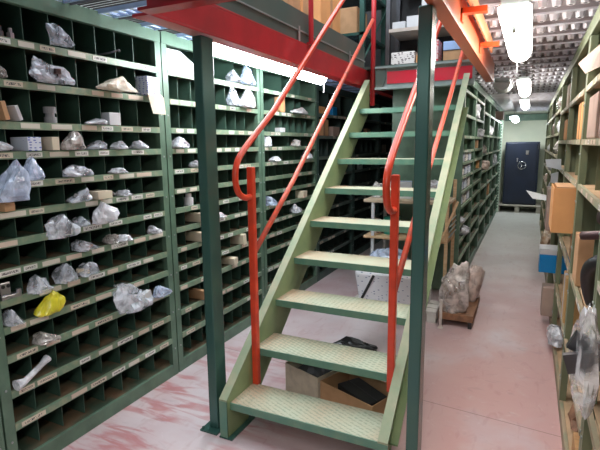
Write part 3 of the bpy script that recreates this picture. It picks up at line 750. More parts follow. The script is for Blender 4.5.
for k, (lb, mm) in enumerate((('small dark glinting fitting at far left of the top shelf', steel), ('small pale glinting fitting beside the dark one on the top shelf', steelb))):
    q = MB().cyl((XF - 0.05, 1.47 + 0.05 * k, lip_top(1)), 0.018, 0.03, 'z', 6); q.cyl((XF - 0.05, 1.47 + 0.05 * k, lip_top(1) + 0.03), 0.010, 0.022, 'z', 10)
    tag(q.build('pipe_fitting', mm), lb, 'fitting')
put_bag('peaked clear bag on the second shelf of the nearest left shelving', 1.66, 2, 0.235, 0.105, clearbag, 3, crump=0.7, flap=(0.2, 0.15, 0.5), contents=darkpurple)
put_bag('dark bag at the far left end of the second shelf, nearest shelving', 1.42, 2, 0.05, 0.055, greyfilm, 4, 0.12)
put_bag('cream crumpled bag spread along the second shelf of the nearest shelving', 2.05, 2, 0.20, 0.075, bagmat('cream_film', (0.72, 0.66, 0.52), 0.95, 0.35), 5, crump=0.6, flap=(0.3, 0.5, -0.3))
closed_box('carton', 'white carton with blue marks at the right end of the second shelf', (XF - 0.03, 2.366, lip_top(2)), (0.13, 0.115, 0.115), dotted, 0.03)
z = lip_top(2)
sheet('cardboard_sheet', 'beige cardboard flap hanging over the second shelf lip by the upright', [[(XF + 0.042, 2.30, z + 0.012), (XF + 0.042, 2.42, z + 0.008)], [(XF + 0.052, 2.29, z - 0.0), (XF + 0.052, 2.43, z - 0.01)], [(XF + 0.075, 2.30, z - 0.115), (XF + 0.07, 2.42, z - 0.115)]], cardpale)
def slab(label, y, row, wd, h, m, tilt=0.25, name='cardboard_piece', cat='cardboard'):
    q = MB(); wd = min(wd * 0.45, 0.10); y = fit_y(y, wd + h * abs(math.sin(tilt)) + 0.004) or y
    q.obox((XF - 0.05, y, lip_top(row) + h / 2 * math.cos(tilt) + wd / 2 * abs(math.sin(tilt)) + 0.001), (0.16, wd, h), Matrix.Rotation(tilt, 3, 'X')); return tag(q.build(name, m, bevel=0.002), label, cat)
slab('brown cardboard piece leaning at the left of the third shelf, nearest shelving', 1.405, 3, 0.05, 0.085, card, 0.2)
slab('white card leaning beside the brown piece on the third shelf', 1.462, 3, 0.04, 0.07, white, 0.3)
q = MB().cyl((XF - 0.04, 1.68, lip_top(3)), 0.03, 0.03, 'z', 18).cyl((XF - 0.04, 1.68, lip_top(3) + 0.03), 0.022, 0.02, 'z', 18).cyl((XF - 0.04, 1.68, lip_top(3) + 0.05), 0.03, 0.03, 'z', 18)
tag(q.build('wire_spool', mat('grey_spool', (0.3, 0.3, 0.32), 0.5)), 'small grey wire spool on the third shelf of the nearest shelving', 'spool')
put_bag('flat milky bag on the third shelf beside the small white box', 1.885, 3, 0.12, 0.03, milky, 8, 0.12)
closed_box('carton', 'small plain white carton on the third shelf of the nearest shelving', (XF - 0.05, 2.07, lip_top(3)), (0.10, 0.085, 0.072), white)
put_bag('low white bag at the left of the fourth shelf, nearest shelving', 1.37, 4, 0.10, 0.042, milky, 9)
closed_box('carton', 'white carton with blue marks on the fourth shelf, nearest shelving', (XF - 0.04, 1.535, lip_top(4)), (0.12, 0.075, 0.066), dotted, 0.05)
slab('brown and cream card block on the fourth shelf beside the marked carton', 1.645, 4, 0.09, 0.066, cream, 0.0)
put_bag('bulging grey bag on the fourth shelf of the nearest shelving', 1.765, 4, 0.13, 0.085, greyfilm, 10, contents=brasswood)
put_bag('low clear bag to the right of the bulging grey bag', 1.875, 4, 0.095, 0.045, clearbag, 11, contents=steelb)
put_bag('small pale bag around the middle of the fourth shelf, nearest shelving', 2.09, 4, 0.078, 0.042, milky, 12)
put_bag('small whitish bag near the right upright on the fourth shelf', 2.262, 4, 0.066, 0.046, milky, 13)
z = lip_top(5)
bag('big bluish bag hanging over the fifth shelf at the photo\'s left edge', (XF + 0.065, 1.365, z - 0.085), (0.10, 0.15, 0.19), bluish, 14, 0.6)
put_bag('pointed bluish bag on the fifth shelf beside the big hanging bag', 1.50, 5, 0.10, 0.10, bluish, 15, flap=(0, 0, 0.35))
put_bag('flat clear bag on the fifth shelf of the nearest shelving', 1.785, 5, 0.19, 0.055, clearbag, 16, contents=steelb)
put_bag('small flat white packet on the fifth shelf', 2.02, 5, 0.10, 0.028, milky, 17, 0.1)
slab('brown lump of card at the left end of the sixth shelf', 1.375, 6, 0.11, 0.04, card, 0)
put_bag('shiny clear bag on the sixth shelf of the nearest shelving', 1.765, 6, 0.125, 0.065, clearbag, 18, contents=steelb)
closed_box('carton', 'low cream carton on the sixth shelf beside the shiny bag', (XF - 0.03, 1.93, lip_top(6)), (0.12, 0.10, 0.044), cream)
q = MB().tube([(XF - 0.03, 1.996, lip_top(6) + 0.010), (XF - 0.02, 2.02, lip_top(6) + 0.028), (XF - 0.03, 2.05, lip_top(6) + 0.012)], 0.008, 8)
tag(q.build('metal_hook', steelb), 'small metal hook on the sixth shelf beside the cream carton', 'hook')
put_bag('small pale knotted bag on the sixth shelf right of the hook', 2.10, 6, 0.06, 0.03, milky, 19)
bag('glossy clear bag drooping over the seventh shelf, nearest shelving', (XF + 0.062, 1.61, lip_top(7) - 0.025), (0.09, 0.15, 0.12), clearbag, 20, 0.7, (0, -0.6, 0.4), steel)
put_bag('stretched film strand linking two bags on the seventh shelf', 1.74, 7, 0.08, 0.045, clearbag, 21)
put_bag('large pale bag with upturned mouth on the seventh shelf', 1.90, 7, 0.15, 0.105, milky, 22, flap=(0, 0.45, 0.25), crump=0.7)
put_bag('small white packet near the right upright on the eighth shelf', 2.31, 8, 0.07, 0.045, milky, 23)
put_bag('loose parts bag on the eighth shelf of the nearest shelving', 1.742, 8, 0.11, 0.055, clearbag, 24, contents=brasswood)
put_bag('small brown part by the middle of the eighth shelf', 1.995, 8, 0.05, 0.05, greyfilm, 25)
put_bag('pale parts spilling over the eighth shelf lip right of the brown part', 2.06, 8, 0.09, 0.035, milky, 26)
put_bag('clear bag of dark parts on the ninth shelf, nearest shelving', 1.592, 9, 0.105, 0.095, clearbag, 27, contents=steel)
put_bag('clear bag of pale parts on the ninth shelf', 1.738, 9, 0.10, 0.065, clearbag, 28, contents=cream)
put_bag('crumpled clear bag on the ninth shelf beside the steel bracket', 1.475, 9, 0.10, 0.085, clearbag, 29, flap=(0, .3, .3), contents=steel)
t = thing('metal_bracket', 'bright steel bracket with round holes at the left end of the ninth shelf', 'bracket', (XF, 1.35, lip_top(9)))
m = MB().box(XF - 0.04, XF + 0.0, 1.306, 1.405, lip_top(9), lip_top(9) + 0.018).box(XF - 0.03, XF - 0.01, 1.31, 1.36, lip_top(9) + 0.018, lip_top(9) + 0.08); m.build('plate', steelb, t, bevel=0.004)
for yy in (1.322, 1.348): MB().cyl((XF - 0.008, yy, lip_top(9) + 0.062), 0.009, 0.003, 'x', 12).build('hole_ring', black, t)
MB().cyl((XF + 0.0, 1.39, lip_top(9) + 0.018), 0.012, 0.02, 'z', 12).build('nut', steelb, t)
put_bag('bright yellow plastic bag on the tenth shelf, nearest shelving', 1.53, 10, 0.14, 0.10, yellowfilm, 30, crump=0.45, dx=0.02)
put_bag('clear bag edge beside the yellow bag', 1.35, 10, 0.07, 0.09, clearbag, 31)
bag('largest clear bag, bulging off the eleventh shelf by the right upright', (XF + 0.068, 2.07, lip_top(11) + 0.006), (0.12, 0.27, 0.19), clearbag, 32, 0.6, (0, -0.3, 0.2), white)
bag('bluish clear bag touching the right upright on the eleventh shelf', (XF + 0.03, 2.33, lip_top(11) + 0.002), (0.09, 0.13, 0.075), bluish, 33, 0.7)
put_bag('flat dark film on the eleventh shelf at the left', 1.47, 11, 0.10, 0.05, greyfilm, 34)
q = MB().tube([(XF + 0.02, 1.312, lip_top(12) + 0.031), (XF + 0.02, 1.36, lip_top(12) + 0.035), (XF + 0.01, 1.46, lip_top(12) + 0.075), (XF + 0.0, 1.50, lip_top(12) + 0.09)], [0.030, 0.016, 0.014, 0.022], 8)
tag(q.build('plastic_sleeve', milky), 'long pale plastic sleeve on the twelfth shelf near the floor', 'sleeve')

# ---- second left bay (behind post)
sheet('cardboard_sheet', 'large white angular board on the top shelf behind the left post', [[(XF - 0.03, 2.57, 2.125), (XF - 0.02, 2.70, 2.12), (XF - 0.01, 2.86, 2.12)], [(XF - 0.045, 2.57, 2.262), (XF - 0.04, 2.72, 2.262), (XF - 0.035, 2.86, 2.20)]], white)
put_bag('white bag on the top shelf right of the left post', 3.27, 1, 0.10, 0.085, clearbag, 41, contents=steel)
put_bag('tall bluish bag on the top shelf next to the second upright', 3.52, 1, 0.20, 0.13, bluelow, 42, 0.2, -0.05, 0.5)
put_bag('white clear bag on the second shelf right of the left post', 3.26, 2, 0.15, 0.13, clearbag, 43, flap=(0, 0, 0.2), contents=bluebox)
put_bag('white printed bag on the second shelf next to the second upright', 3.49, 2, 0.24, 0.15, bagmat('white_print_film', (0.50, 0.50, 0.53), 0.9, 0.3), 44, crump=0.5)
put_bag('white bag on the fourth shelf just left of the left post', 2.63, 4, 0.11, 0.07, milky, 45)
put_bag('small white packet behind the left post on the fifth shelf', 2.82, 5, 0.05, 0.045, milky, 46)
q = MB().cyl((XF - 0.04, 2.74, lip_top(7)), 0.034, 0.055, 'z', 14).cyl((XF - 0.04, 2.74, lip_top(7) + 0.055), 0.022, 0.03, 'z', 14)
tag(q.build('white_bottle', white), 'small white bottle on the seventh shelf just left of the left post', 'bottle')
put_bag('small white bag on the eighth shelf right of the left post', 3.10, 8, 0.10, 0.055, milky, 48)
for k, (y, row, wd, h) in enumerate(((2.815, 8, 0.045, 0.07), (2.815, 9, 0.06, 0.07), (2.81, 12, 0.045, 0.075), (3.40, 10, 0.07, 0.085), (3.23, 11, 0.08, 0.055))):
    lbs = ['small cream card piece on the eighth shelf at the left post', 'small cream card piece on the ninth shelf at the left post', 'small tan card piece on the twelfth shelf at the left post', 'cream card piece on the tenth shelf beside the red rail post', 'tan card piece on the eleventh shelf right of the left post']
    slab(lbs[k], y, row, wd * 1.6, h, cream if k != 2 else card, 0.1)
# ---- third bay
closed_box('carton', 'brown taped carton on the second shelf between the left handrails', (XF - 0.09, 4.157, lip_top(2) + 0.001), (0.18, 0.12, 0.138), card, 0, tape=cardor)
put_bag('spread of white papers on the second shelf right of the brown carton', 4.53, 2, 0.34, 0.06, bagmat('paper_bundle', (0.55, 0.55, 0.57), 1.0, 0.5), 51, 0.16)
closed_box('carton', 'low white carton on the third shelf between the left handrails', (XF - 0.07, 4.16, lip_top(3)), (0.14, 0.10, 0.04), white)
put_bag('pale bag at the second upright on the fourth shelf', 3.86, 4, 0.08, 0.085, milky, 52, 0.1)
put_bag('small white bag on the fifth shelf under the papers', 4.735, 5, 0.12, 0.08, milky, 53)
put_bag('flat white packet on the fifth shelf beside the second upright', 3.985, 5, 0.10, 0.04, milky, 54)
slab('beige card piece on the eighth shelf between the handrails', 4.60, 8, 0.25, 0.07, cream, 0)
put_bag('white tilted bag on the ninth shelf between the handrails', 4.41, 9, 0.12, 0.09, milky, 55)
put_bag('bluish bag behind the mid rail on the eighth shelf', 3.89, 8, 0.10, 0.09, bluish, 56)
put_bag('small grey parts bag on the fourth shelf behind the mid rail', 4.45, 4, 0.09, 0.06, greyfilm, 57)
closed_box('carton', 'brown carton in the dark shelving beyond the lit bays', (XF - 0.14, 5.25, 1.719), (0.24, 0.26, 0.19), card, 0, tape=brasswood)
closed_box('carton', 'brown carton in the dark shelving beside the stringer', (XF - 0.14, 5.64, 1.713), (0.24, 0.22, 0.12), taupe)
closed_box('carton', 'orange brown carton high in the dark shelving', (XF - 0.14, 5.20, 1.963), (0.22, 0.22, 0.09), cardor)
closed_box('carton', 'blue carton high in the dark shelving beyond the lamp end', (XF - 0.14, 5.62, 1.963), (0.22, 0.14, 0.11), bluebox)
r = random.Random(77)
for k, (y, z, lb) in enumerate(((6.5, 1.713, 'dark crate on the far shelving, left of the upper treads'), (7.0, 1.713, 'brown crate on the far shelving behind the upper treads'), (6.648, 1.253, 'grey crate low on the far shelving behind the stringer'), (7.9, 1.473, 'small crate on the farthest shelving of the left row'))):
    closed_box('storage_crate', lb, (XF - 0.16, y, z), (0.26, 0.18, 0.13), [taupe, card, palemetal, taupe][k], cat='crate')

# ================================================================= BEHIND THE STAIRS
# packing bench
BX0, BX1, BY0, BY1 = -1.50, -0.66, 4.60, 5.10
t = thing('packing_bench', 'pale wooden packing bench with two boards behind the staircase', 'bench', (-1.08, 4.85, 0))
MB().box(BX0, BX1, BY0, BY1, 1.035, 1.065).build('bench_top', mat('bench_board', (0.52, 0.42, 0.30), 0.7, col2=(0.42, 0.33, 0.24)), t, bevel=0.003)
MB().box(BX0, BX1, BY0, BY1, 0.665, 0.690).build('lower_board', wood, t, bevel=0.003)
for x, mm in ((BX0 + 0.08, white), (BX1 - 0.03, wood)):
    for y in (BY0 + 0.01, BY1 - 0.04): MB().box(x, x + 0.03, y, y + 0.03, 0, 1.034 if mm is white else 1.25).build('leg', mm, t)
MB().obox((BX1 - 0.012, BY0 - 0.012, 0.82), (0.02, 0.02, 0.55), Matrix.Rotation(0.35, 3, 'Y')).build('brace', wood, t)
for k in range(4): MB().box(BX1 + 0.003, BX1 + 0.012, BY0 + 0.03, BY1, 0.72 + k * 0.05, 0.73 + k * 0.05).build('side_wire', palemetal, t)
q = MB().cyl((-1.25, 4.80, 0.691), 0.085, 0.16, 'z', 20).cyl((-1.25, 4.80, 0.851), 0.09, 0.015, 'z', 20)
tag(q.build('plastic_bucket', greenplastic), 'green plastic bucket on the lower board of the packing bench', 'bucket')
bag('crumpled bag of metal parts on the left of the packing bench', (-1.41, 4.85, 1.067), (0.15, 0.2, 0.17), greyfilm, 61, 0.7, None, steelb)
closed_box('carton', 'white carton on the packing bench behind the right handrail hook', (-1.18, 4.84, 1.066), (0.22, 0.2, 0.17), white, 0.2, tape=paleblue)
bag('white crumpled bag at the right end of the packing bench', (-0.86, 4.85, 1.067), (0.24, 0.28, 0.20), milky, 62, 0.7, (0, 0, 0.3))
bag('brown crumpled sack on the lower board beside the bucket', (-1.41, 4.80, 0.691), (0.15, 0.15, 0.16), pinkfilm, 63, 0.6)
# pallet with wrapped goods on the floor under the bench front
t = thing('pallet', 'white low pallet on the floor behind the lower treads', 'pallet', (-1.08, 4.55, 0))
for k in range(3): MB().box(-1.50, -0.68, 4.22 + k * 0.12, 4.22 + k * 0.12 + 0.09, 0.085, 0.105).build('deck_board', foam, t)
for x in (-1.50, -1.12, -0.76): MB().box(x, x + 0.13 if x < -1.4 else x + 0.08, 4.22, 4.55, 0.0, 0.084).build('block', foam, t)
t = thing('wrapped_package', 'white printed wrapped package with black strap on the low pallet', 'package', (-1.1, 4.4, 0.106))
MB().prism([(-1.42, 0.107), (-0.78, 0.107), (-0.78, 0.40), (-1.47, 0.40)], 'y', 4.24, 4.54).build('wrap', printed, t, bevel=0.02)
MB().obox((-1.33, 4.236, 0.258), (0.025, 0.006, 0.27), Matrix.Rotation(0.45, 3, 'Y') @ Matrix.Rotation(0, 3, 'X')).build('strap', black, t)
bag('large glossy clear bag lying on the printed package', (-1.17, 4.39, 0.402), (0.52, 0.24, 0.235), bluish, 64, 0.45, (0, 0, 0.15), steel, sub=4)
mat_wrap = bagmat('wrap_film', (0.62, 0.56, 0.53), 0.72)
# wrapped bundle on the right side of the stairs
bag('large greyish plastic wrapped bundle right of the stairs foot', (-0.545, 4.36, 0.119), (0.24, 0.30, 0.46), mat_wrap, 65, 0.7, (0.1, 0, .2), brasswood, sub=4)
bag('pinkish crumpled bag hanging beside the wrapped bundle toward the aisle', (-0.42, 4.72, 0.119), (0.13, 0.24, 0.34), pinkfilm, 66, 0.6, (0.5, 0, 0.3), sub=4)
t = thing('wooden_crate', 'small dark crate of parts under the wrapped bundle', 'crate', (-0.66, 4.4, 0))
MB().box(-0.655, -0.36, 4.20, 4.86, 0.06, 0.118).build('tray', brasswood, t)
for x in (-0.65, -0.40):
    for y in (4.20, 4.81): MB().box(x, x + 0.03, y, y + 0.03, 0, 0.059).build('foot', black, t)
tag(MB().box(-0.635, -0.612, 4.12, 4.143, 0.0, 0.26).box(-0.645, -0.602, 4.11, 4.153, 0, 0.006).build('white_prop', mat('white_prop_paint', (0.7, 0.64, 0.6), 0.5)), 'short white prop standing on the floor before the wrapped bundle', 'prop')
# carton under the treads
t = open_box('carton', 'pale open carton of black scrap on the floor beneath the second tread', (-1.155, 2.60, 0), (0.29, 0.26, 0.235), cardpale, -0.37, False, None, 'box', black)
t = open_box('carton', 'brown open carton next to the pale one beneath the second tread', (-0.815, 2.47, 0), (0.39, 0.26, 0.225), card, -0.37, False, None, 'box', None)
bag('black crumpled bag on the floor behind the third tread', (-1.16, 3.42, 0), (0.34, 0.12, 0.09), mat('black_film', (0.015, 0.015, 0.017), 0.35), 71, 0.9)
# tan slatted piece inside carton
closed_box('carton', 'dark carton lying inside the brown open carton beneath the second tread', (-0.80, 2.47, 0.007), (0.28, 0.16, 0.19), black, -0.6)

# ================================================================= GOODS IN THE MIDDLE ROW
xi = -0.63
def ib(label, y, z, wd, h, m, dep=0.2, name='carton'):
    return closed_box(name, label, (xi - 0.02 - dep / 2 + 0.0, y, z + 0.0155), (dep, wd, h), m)
k = 0
for row, (z, h, nm) in enumerate(((1.40, 0.10, 'topmost'), (1.25, 0.10, 'second'), (1.09, 0.11, 'third'), (0.93, 0.11, 'lowest'))):
    for col, (y, nn) in enumerate(((5.42, 'front'), (5.74, 'middle'), (6.07, 'rear'))):
        ib(f'white printed carton, {nm} row of the carton wall on the middle shelving, {nn} one', y, z, 0.24, h, [dotted, bwprint, dotted][(row + col) % 3])
ib('brown carton in the middle row, second shelving', 6.9, 1.53, 0.22, 0.11, card)
ib('tall tan carton in the middle row, second shelving', 7.2, 1.25, 0.16, 0.12, cardor)
def ibag(label, y, z, wd, h, m, seed, dep=0.2): return bag(label, (xi - 0.06, y, z + 0.016), (dep, wd, h), m, seed, 0.6, (0.2, 0, 0.2))
ibag('round white bag high in the middle row, second shelving', 6.52, 1.905, 0.2, 0.20, milky, 81)
ibag('white papers sticking out high in the middle row', 7.21, 1.68, 0.22, 0.12, milky, 82)
ibag('white bag low in the middle row, first shelving', 5.75, 0.55, 0.26, 0.13, milky, 83)
ibag('white sheet on the lowest shelf of the middle row, first shelving', 5.42, 0.74, 0.22, 0.07, milky, 84)
ibag('grey bag in the middle row, third shelving', 7.72, 1.44, 0.25, 0.15, greyfilm, 85)
ibag('pale bag in the middle row, fourth shelving', 8.84, 1.72, 0.25, 0.2, milky, 86)
ibag('tan bag in the middle row, third shelving', 8.26, 1.17, 0.2, 0.15, pinkfilm, 87)
ibag('pale bag in the middle row, fifth shelving', 10.5, 1.17, 0.25, 0.2, milky, 88)
ib('brown carton near the far end of the middle row, above head height', 11.1, 2.05, 0.26, 0.15, taupe, 0.22)
ib('tan carton low in the middle row, fourth shelving', 9.38, .66, 0.25, 0.2, card)
closed_box('carton', 'brown box jutting from the far end of the middle row at the ceiling', (xi - 0.02, 10.5, 2.066), (0.25, 0.3, 0.16), taupe)

# ================================================================= GOODS ON THE RIGHT
xr0 = XR
def rb(label, y, z, wd, h, m, dep=0.3, dx=0.0, name='carton', tape=None, rot=0):
    return closed_box(name, label, (xr0 + dep / 2 + 0.002 - dx, y, z + 0.016), (dep, wd, h), m, rot, tape=tape)
rb('tall orange brown carton on the right shelf above the long labelled lip', 3.36, 1.617, 0.30, 0.215, cardor, 0.34, 0.0, tape=card)
rb('taupe carton at the upper right beside the photo edge', 2.72, 1.617, 0.36, 0.21, taupe, 0.34)
rb('second taupe carton at the right photo edge, on the shelf above the green cells', 2.28, 1.617, 0.28, 0.17, mat('dull_taupe', (0.36, 0.26, 0.23), 0.8), 0.34)
rb('small cream carton at the far part of the upper right shelf', 4.75, 1.90, 0.22, 0.18, cream, 0.25)
rb('slim tan carton on the upper right shelf beyond the green divider', 4.72, 1.617, 0.30, 0.17, cardor, 0.3)
q = MB().cyl((xr0 + 0.10, 2.87, 1.912), 0.055, 0.10, 'z', 20).cyl((xr0 + 0.10, 2.87, 2.012), 0.04, 0.02, 'z', 20)
tag(q.build('glass_jar', mat('milky_jar', (0.66, 0.60, 0.58), 0.25)), 'round milky jar on the top right shelf under the papers', 'jar')
# old papers sticking out of the top right shelf
def paper(label, pts, m, name='paper_sheet', cat='paper'): return sheet(name, label, pts, m, 0.004, cat)
paper('stiff pinkish paper corner jutting out of the top right shelf', [[(0.20, 3.02, 2.03), (0.30, 2.92, 2.12)], [(0.22, 2.80, 1.95), (0.30, 2.70, 1.98)]], pinkpap)
paper('pinkish paper bundle at the right photo edge on the top shelf', [[(0.24, 2.62, 2.02), (0.26, 2.32, 2.02)], [(0.22, 2.55, 1.94), (0.22, 2.2, 1.90)]], pinkpap)
# orange carton jutting out of the third right bay
t = open_box('carton', 'orange carton hanging out of the right shelving above the grey taupe bag', (0.225, 3.40, 0.0), (0.16, 0.36, 0.27), cardor, 0.0, False)
t.location.z = 1.075
for ch in t.children: ch.location.z = ch.location.z  # carton keeps its own height
MB().box(0.16, 0.29, 3.23, 3.57, 1.345, 1.352).build('lid', card, t)
rb('brown carton supporting the hanging orange carton', 3.42, 0.85, 0.30, 0.20, card, 0.34, -0.02)
rb('taupe carton jutting from the right shelving beyond the orange carton', 4.66, 0.85, 0.28, 0.36, taupe, 0.3, 0.10)
paper('white paper flapping from the right shelving above the taupe carton', [[(0.13, 4.95, 1.46), (0.245, 4.75, 1.47)], [(0.14, 4.85, 1.40), (0.245, 4.65, 1.38)]], white)
paper('smaller white paper hanging from the right shelving below the flapping one', [[(0.19, 5.1, 1.32), (0.245, 5.0, 1.345)], [(0.19, 5.08, 1.24), (0.24, 4.95, 1.24)]], white)
paper('broad white sheet sticking far into the aisle near the safe', [[(-0.02, 6.6, 1.02), (0.25, 6.3, 0.985)], [(0.06, 6.1, 0.97), (0.25, 5.9, 0.972)]], white)
# brown sack, blue box and pinkish carton jutting out of the lower shelves
bag('brown paper sack with white top jutting from the right shelving past the blue box', (0.235, 5.98, 0.468), (0.15, 0.36, 0.19), mat('brown_paper', (0.36, 0.22, 0.12), 0.7, col2=(0.55, 0.48, 0.40), scale=12), 91, 0.4, None, None)
t = thing('storage_box', 'bright blue plastic box with white rim jutting from the right shelving', 'box', (0.2, 4.75, 0.466))
MB().box(0.135, 0.40, 4.64, 4.84, 0.467, 0.63).build('body', bluebox, t, bevel=0.004)
MB().box(0.133, 0.402, 4.638, 4.842, 0.631, 0.685).build('rim', white, t, bevel=0.004)
closed_box('carton', 'pinkish carton jutting from the shelf beneath the bright blue box', (0.25, 4.66, 0.0865), (0.15, 0.18, 0.26), pinkpap)
# tall white panel and cardboard at the foot
bag('white crumpled plastic spilling over the lowest lip of the right shelving', (0.265, 4.05, 0.0875), (0.12, 0.40, 0.13), milky, 92, 0.6, (-0.2, 0, 0.2))
blob((0.37, 2.84, 0.0715), (0.15, 0.34, 0.16), 7, 0.8, 3).build('scrap_heap', brasswood, None)
tag(bpy.data.objects['scrap_heap'], 'brown rusty scrap heap on the lowest right shelf before the white plastic', 'scrap')
# contents of the near shelves
rb('tall yellow brown carton on the low right shelf', 3.45, 0.45, 0.22, 0.30, mat('yellow_carton', (0.58, 0.36, 0.14), 0.7, col2=(0.5, 0.30, 0.12)), 0.22, tape=white)
closed_box('carton', 'flattened brown corrugated carton on the bottom right shelf', (XR + 0.16, 2.34, 0.0705), (0.26, 0.46, 0.10), mat('corrugated', (0.50, 0.27, 0.11), 0.8, col2=(0.42, 0.22, 0.09), scale=5, stretch=(1, 12, 1)), 0, tape=card)
closed_box('carton', 'long beige carton on the low shelf at the bottom right corner', (XR + 0.19, 1.62, 0.3715), (0.30, 0.6, 0.12), cardpale)
# hoses
def hose(label, pts, r_, m=black, cuff=None):
    t = thing('rubber_hose', label, 'hose', pts[0])
    MB().tube(smooth_path(pts, 5), r_, 12).build('hose_body', m, t, smooth=True)
    if cuff:
        p, q_ = Vector(pts[-2]), Vector(pts[-1]); MB().tube([q_, q_ + (q_ - p).normalized() * 0.05], r_ * 1.12, 14).build('cuff', cuff, t, smooth=True)
    return t
hose('black elbow hose curving down on the right shelf beside the green upright', [(0.30, 2.42, 0.90), (0.27, 2.38, 1.0), (0.27, 2.32, 1.09), (0.33, 2.26, 1.14), (0.42, 2.22, 1.15)], 0.032, black, greyfilm)
hose('straight dark hose pointing into the aisle above the elbow hose', [(0.46, 2.35, 1.27), (0.35, 2.42, 1.22), (0.24, 2.50, 1.19)], 0.020, darkpurple)
hose('dark hose end behind the straight hose, by the dark carton', [(0.46, 2.52, 1.26), (0.38, 2.50, 1.28), (0.30, 2.47, 1.285)], 0.030, darkpurple)
rb('dark blue and black printed carton behind the hoses', 2.84, 0.85, 0.22, 0.29, mat('black_blue_carton', (0.02, 0.025, 0.05), 0.4, col2=(0.03, 0.06, 0.22), scale=6, lo=0.55, hi=0.6), 0.16, -0.12)
rb('tan carton standing beside the dark printed carton, toward the aisle', 2.90, 0.85, 0.20, 0.26, card, 0.10)
# hanging clear bag
bag('big clear bag of dark parts hanging off the right shelf edge', (0.20, 1.71, 0.80), (0.075, 0.32, 0.32), bagmat('thin_clear_film', (0.80, 0.78, 0.80), 0.42, 0.1), 95, 0.7, (0, -0.3, 0.2), steel)
rb('taupe carton holding up the big clear bag', 1.70, 0.85, 0.30, 0.20, taupe, 0.3, -0.06)
# far right-hand bits
r = random.Random(9)
far = [(5.9, 1.70, milky), (6.4, 1.46, greyfilm), (7.2, 1.70, pinkfilm), (7.78, 1.2, milky), (8.38, 1.46, milky), (6.2, 1.95, greyfilm), (9.0, 0.95, pinkfilm), (7.1, 0.95, milky)]
fl = ['pale bag on the far right shelving just past the papers', 'grey bag on the far right shelving below the pale one', 'pinkish bag on the sixth right shelving', 'white bag at waist height on the sixth right shelving', 'white bag on the seventh right shelving', 'grey bag on the top of the fifth right shelving', 'pinkish bag low on the seventh right shelving', 'white bag low on the sixth right shelving']
for (y, z, mm), lb in zip(far, fl): bag(lb, (XR + 0.07, y, z + 0.016), (0.18, 0.3, 0.18), mm, int(y * 10), 0.6, (-0.2, 0, 0.1), sub=2)

# ================================================================= UPSTAIRS GOODS
t = thing('upper_shelving', 'dark steel shelving upstairs behind the landing, carrying white cartons', 'shelving', (-1.0, 5.45, 2.36))
for x in (-1.50, -0.52):
    for y in (5.30, 5.72): MB().box(x, x + 0.045, y, y + 0.045, 2.361, 4.2).build('upright', steel, t)
MB().box(-1.46, -0.50, 5.28, 5.76, 2.80, 2.835).build('shelf', mat('upper_shelf_cream', (0.55, 0.48, 0.42), 0.6), t)
MB().box(-1.46, -0.50, 5.28, 5.76, 3.35, 3.385).build('shelf', steel, t)
MB().box(-1.50, -0.47, 5.77, 5.78, 2.361, 4.2).build('back_panel', black, t)
closed_box('carton', 'black and white printed carton on the upper deck behind the landing', (-1.31, 5.42, 2.361), (0.26, 0.22, 0.235), bwprint)
closed_box('carton', 'brown carton next to the black and white printed one upstairs', (-1.09, 5.44, 2.361), (0.16, 0.22, 0.19), cardor)
closed_box('carton', 'low white carton on the left of the upstairs shelf', (-1.37, 5.44, 2.836), (0.14, 0.2, 0.08), white)
closed_box('carton', 'taller white carton in the middle of the upstairs shelf', (-1.22, 5.46, 2.836), (0.14, 0.2, 0.13), white, tape=paleblue)
closed_box('carton', 'tall white carton on the upstairs shelf beside the right post', (-1.06, 5.46, 2.836), (0.15, 0.2, 0.32), white)
closed_box('carton', 'pale blue carton upstairs seen right of the right post', (-0.72, 5.00, 2.50), (0.20, 0.18, 0.08), paleblue)
closed_box('carton', 'brown carton upstairs under the pale blue one', (-0.70, 5.02, 2.361), (0.24, 0.2, 0.137), card)
closed_box('carton', 'red and white printed carton upstairs right of the right post', (-0.92, 4.98, 2.361), (0.12, 0.2, 0.24), printmat('red_white_print', (0.75, 0.55, 0.55), (0.6, 0.03, 0.05), 16, 0.4, 0))
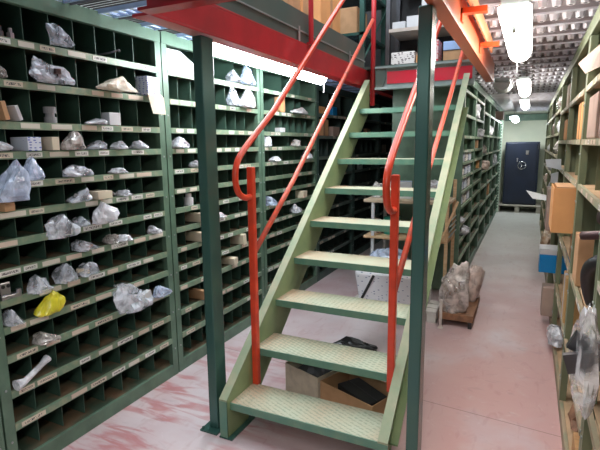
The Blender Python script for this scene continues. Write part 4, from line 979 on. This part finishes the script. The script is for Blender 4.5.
closed_box('carton', 'large brown carton on the left deck behind the guard post', (-1.98, 3.65, DZ + 0.011), (0.5, 0.5, 0.45), card, tape=cardor)
closed_box('carton', 'tall brown carton on the left deck behind the kick plate', (-1.98, 4.35, DZ + 0.011), (0.45, 0.5, 0.9), cardor, tape=card)
closed_box('carton', 'dark carton on the left deck nearest the photographer', (-2.0, 2.95, DZ + 0.011), (0.45, 0.5, 0.5), kick)
# teal rack upstairs at left far
t = thing('upper_shelving', 'dark teal open shelving upstairs beyond the left cartons', 'shelving', (-2.0, 5.6, DZ))
for x in (-2.4, -1.70):
    for y in (5.0, 5.8): MB().box(x, x + 0.05, y, y + 0.05, DZ + 0.011, 4.3).build('upright', postmat, t)
for z in (2.75, 3.2, 3.65): MB().box(-2.4, -1.65, 5.0, 5.85, z, z + 0.03).build('shelf', postmat, t)
MB().tube([(-1.66, 5.02, 2.5), (-1.66, 5.82, 3.15)], 0.012, 4).build('brace', postmat, t)
for y, z, lb, mm in ((5.25, 2.781, 'brown carton in the teal upstairs shelving', card), (5.3, 3.231, 'cream carton high in the teal upstairs shelving', cream)):
    closed_box('carton', lb, (-1.95, y, z), (0.4, 0.35, 0.28), mm)
# dark partition upstairs closing the view
struct(MB().box(-2.95, 0.9, 6.6, 6.65, DZ + 0.02, 5.0).build('wall_upper', darkslat))

# things of a kind that stand together share a group
for o in [o for o in bpy.context.scene.objects if o.parent is None and o.get('label') and not o.get('group')]:
    k = o.name.split('.')[0]; p = o.location
    side = 'left' if p.x < -2.0 and p.z < 2.3 else ('middle' if -0.9 < p.x < -0.6 and p.y > 5.2 and p.z < 2.3 else ('right' if p.x > 0.1 else None))
    if k == 'fluorescent_lamp' and p.x > -0.5 and 'unlit' not in o['label']: o['group'] = 'lamps over the right aisle'
    elif k == 'plastic_bag' and side: o['group'] = f'plastic bags on the {side} shelving'
    elif k == 'carton' and side: o['group'] = f'cartons on the {side} shelving'
    elif k == 'cardboard_piece': o['group'] = 'card pieces on the left shelving'
    elif k == 'steel_post': o['group'] = 'steel posts at the stair foot'
    elif k == 'rubber_hose': o['group'] = 'hoses on the right shelving'
